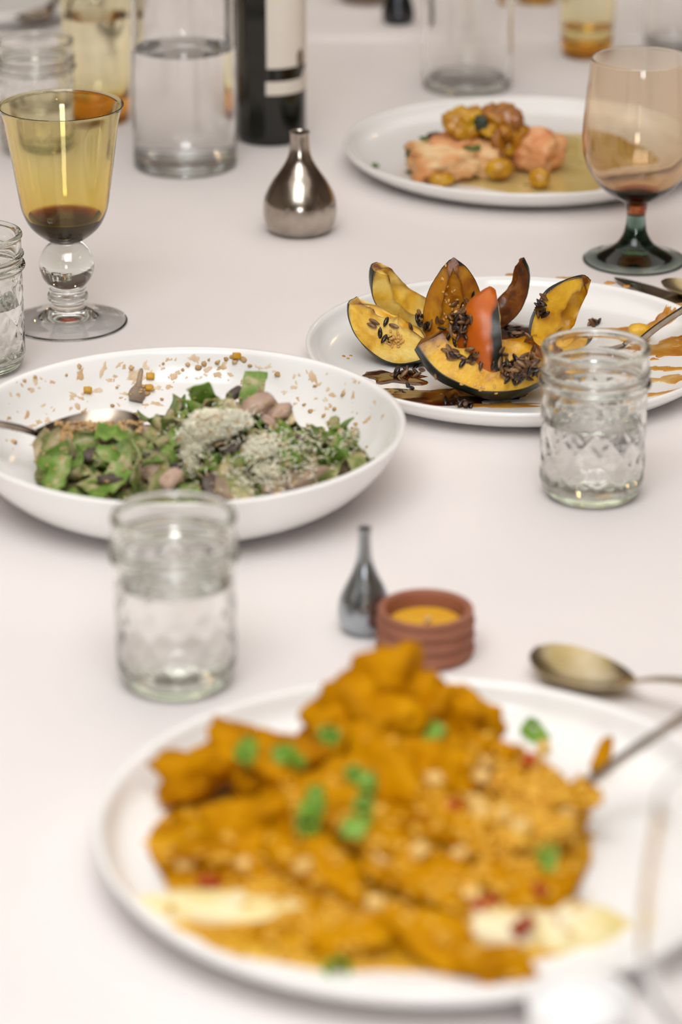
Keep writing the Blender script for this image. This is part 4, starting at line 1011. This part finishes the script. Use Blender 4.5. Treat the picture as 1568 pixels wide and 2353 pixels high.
# ---- water carafe
def cyl_glass(name, label, cat, loc, R, H, wall, base, m, level=None, taper=0.0, rot=0, group=None, bulge=.004):
    t = thing(name, label, cat, loc, rot, group)
    o_ = spline([(0, .0020), (R * .72, .0018), (R * .84, .0003), (R * .93, .0010), (R - .0008, bulge), (R, bulge + .006), (R + taper * .5, H * .5), (R + taper, H - .001)], 8)
    i_ = spline([(R + taper - wall, H - .001), (R + taper * .5 - wall, H * .5), (R - wall, base + .010), (R - wall - .003, base + .003), (R * .6, base + .0006), (0, base)], 8)
    obj('glass_body', lathe('glass_body', o_ + [(R + taper - wall * .3, H), (R + taper - wall * .7, H)] + i_, m, 128, sharp=45), t)
    if level: obj('water', water_me('water', i_, level, G_water), t)
    return t
def level_at(c, py):
    """height above the table at which the axis at c meets a pixel row"""
    lo, hi = 0, .5
    for _ in range(40):
        md = (lo + hi) / 2; P = Vector((c[0], c[1], TZ + md)) - CAM
        dep = P.y * cp - P.z * sp; row = 1176.5 - F * (P.y * sp + P.z * cp) / dep
        if row > py: lo = md
        else: hi = md
    return lo
c1 = (-.1302, 2.466)
cyl_glass('water_carafe', 'clear cylindrical water carafe half full, beside the wine bottle', 'carafe', (c1[0], c1[1], TZ), .0432, .235, .0028, .006, G_clear, level_at(c1, 108))
p = G(1077, 222); c2 = (p.x, p.y + .036)
cyl_glass('water_carafe', 'blurred clear water carafe behind the salmon plate', 'carafe', (c2[0], c2[1], TZ), .0408, .225, .0028, .007, G_clear, None)

# ---- amber tumblers
p = G(222, 294); cyl_glass('amber_tumbler', 'amber tumbler with thick base behind the goblet, left of the carafe', 'tumbler', (p.x, p.y + .026, TZ), .0272, .128, .0016, .020, G_tumbler, .094, .0040)
p = G(1352, 140); cyl_glass('amber_tumbler', 'amber tumbler with thick base behind the peach goblet', 'tumbler', (p.x, p.y + .022, TZ), .0240, .105, .0016, .013, G_tumbler, .028, .0048)
p = G(1236, 14, .0045); cyl_glass('amber_tumbler', 'amber tumbler base at the far end, cut by the top edge', 'tumbler', (p.x, p.y + .022, TZ + .0045), .0210, .105, .0016, .016, G_tumbler, None, .0040)
p = G(1552, 128); cyl_glass('drinking_glass', 'clear drinking glass behind the peach goblet at the right edge', 'glass', (p.x, p.y + .026, TZ), .0270, .115, .0016, .006, G_clear, None, .003)

# ---- wine bottle
M_paper = mat('label_paper', cols=[(.3, (226, 216, 202)), (.7, (232, 223, 210))], scale=30, rough=.75)
M_foil = mat('bottle_foil', col=(28, 26, 24), rough=.4, metal=.6)
M_dark = mat('dark_wine_glass', cols=[(.3, (14, 16, 10)), (.7, (20, 22, 12))], scale=12, rough=.08, spec=.6)
bt = thing('wine_bottle', 'dark green wine bottle with a cream label', 'bottle', (-.0601, 2.549, TZ))
RB = .0300
bp_ = spline([(0, .016), (.010, .012), (.020, .003), (.0255, .0002), (.0284, .0014), (RB, .0055), (RB, .0100), (RB, .0100), (RB, .170), (RB, .170), (.0285, .186), (.0220, .204), (.0150, .220), (.0130, .236), (.0125, .268), (.0125, .268), (.0140, .269), (.0140, .276), (.0128, .277)], 6)
obj('glass_body', lathe('glass_body', bp_ + [(0, .277)], M_dark, 112, sharp=45), bt)
fo = [(.0129, .232), (.0129, .2675), (.0144, .2685), (.0144, .2765), (.0130, .2778), (0, .2778)]
obj('foil_capsule', lathe('foil_capsule', fo, M_foil, 64, sharp=45), bt)
def wrap(name, a0, a1, zlo, zhi, m, parent, off=.00025, n=40):
    V = []; Fc = []
    for k in range(n + 1):
        a = a0 + (a1 - a0) * k / n
        for rr in (RB + off, RB + off * .2):
            for z in (zlo(k / n), zhi(k / n)):
                V.append((rr * math.cos(a), rr * math.sin(a), z))
    for k in range(n):
        b = 4 * k
        Fc += [(b, b + 4, b + 5, b + 1), (b + 2, b + 3, b + 7, b + 6), (b, b + 2, b + 6, b + 4), (b + 1, b + 5, b + 7, b + 3)]
    return obj(name, mesh_from(name, V, Fc, m, True, 40), parent)
bc = (-.0601, 2.549)
zA, zB, zC = level_at((bc[0], bc[1] - .029), 158), level_at((bc[0], bc[1] - .029), 188), level_at((bc[0], bc[1] - .029), 219)
wrap('label', -1.66, .55, lambda f: zA, lambda f: .150, M_paper, bt)
wrap('label_band', -1.69, .55, lambda f: zC + (.006 if f > .62 else 0) * min(1, (f - .62) * 8), lambda f: zB + (.014 if f > .52 else 0) * min(1, (f - .52) * 5), M_paper, bt)
M_ink = mat('label_ink', col=(120, 106, 84), rough=.7)
e_ = wrap('label_emblem', -.72, -.42, lambda f: .066 + .006 * abs(f - .5), lambda f: .083 - .008 * abs(f - .5), M_ink, bt, off=.0004)

# ---- things at the far end, seen only as soft shapes
fp, D_F1 = plate('dinner_plate', .13, *(G(-40, 22).x, G(-40, 22).y), 'far white plate with a dark spoon, in the top left corner', .02, .0045)
sp5 = make_spoon('serving_spoon', 'dark spoon resting on the far plate in the top left corner', M_steel_d, .05, .016, .006, .10, .006, .004, .008)
p1 = G(50, 50, .026); p2 = G(140, 8, .030); aim(sp5, p1, p2 - p1)
dp = G(846, 14, .0045); dd = obj('stoneware_dish', lathe('stoneware_dish', spline([(0, .001), (.022, .0006), (.026, .002), (.031, .012), (.033, .026), (.0318, .0272), (.030, .025), (.027, .012), (.02, .005), (0, .004)], 6), mat('brown_stoneware', cols=[(.3, (112, 94, 76)), (.7, (134, 116, 96))], scale=50, rough=.5), 96, sharp=60), loc=(dp.x, dp.y + .026, TZ + .0045)); tag(dd, 'small brown stoneware dish at the far end, cut by the top edge', 'dish')
# ---- foreground goblet, very close to the camera
gf = thing('wine_goblet', 'very blurred clear empty goblet in the near right corner', 'goblet', (.1590, 1.036, TZ))
obj('stem', lathe('stem', ft + [(0, .0370)], G_clear, 112, sharp=45), gf)
obj('bowl', lathe('bowl', po + [(.0371, .1567)] + pi_, G_clear, 128, sharp=45), gf)
rm = spline([(0, .0004), (.014, .0004), (.0185, .0018), (.0210, .0100), (.0225, .0300), (.0222, .0318), (.0212, .0318), (.0203, .0300), (.0190, .0120), (.015, .0055), (0, .005)], 6)
sd = obj('pinch_bowl', lathe('pinch_bowl', rm, M_porc, 96, sharp=60), loc=(.1000, 1.0985, TZ)); tag(sd, 'small white pinch bowl at the bottom edge, below the curry plate', 'bowl')
M_added_fill = mat('added_fill_white', cols=[(.3, (240, 240, 240)), (.7, (248, 248, 248))], scale=300, rough=.8, bump=.3, bscale=900)
sl = obj('added_fill', lathe('added_fill', spline([(.0200, .0240), (.0195, .0300), (.014, .0345), (.006, .0365), (0, .0368)], 5), M_added_fill, 64), sd, kind='stuff')  # white mound added to brighten the dim inside of the bowl
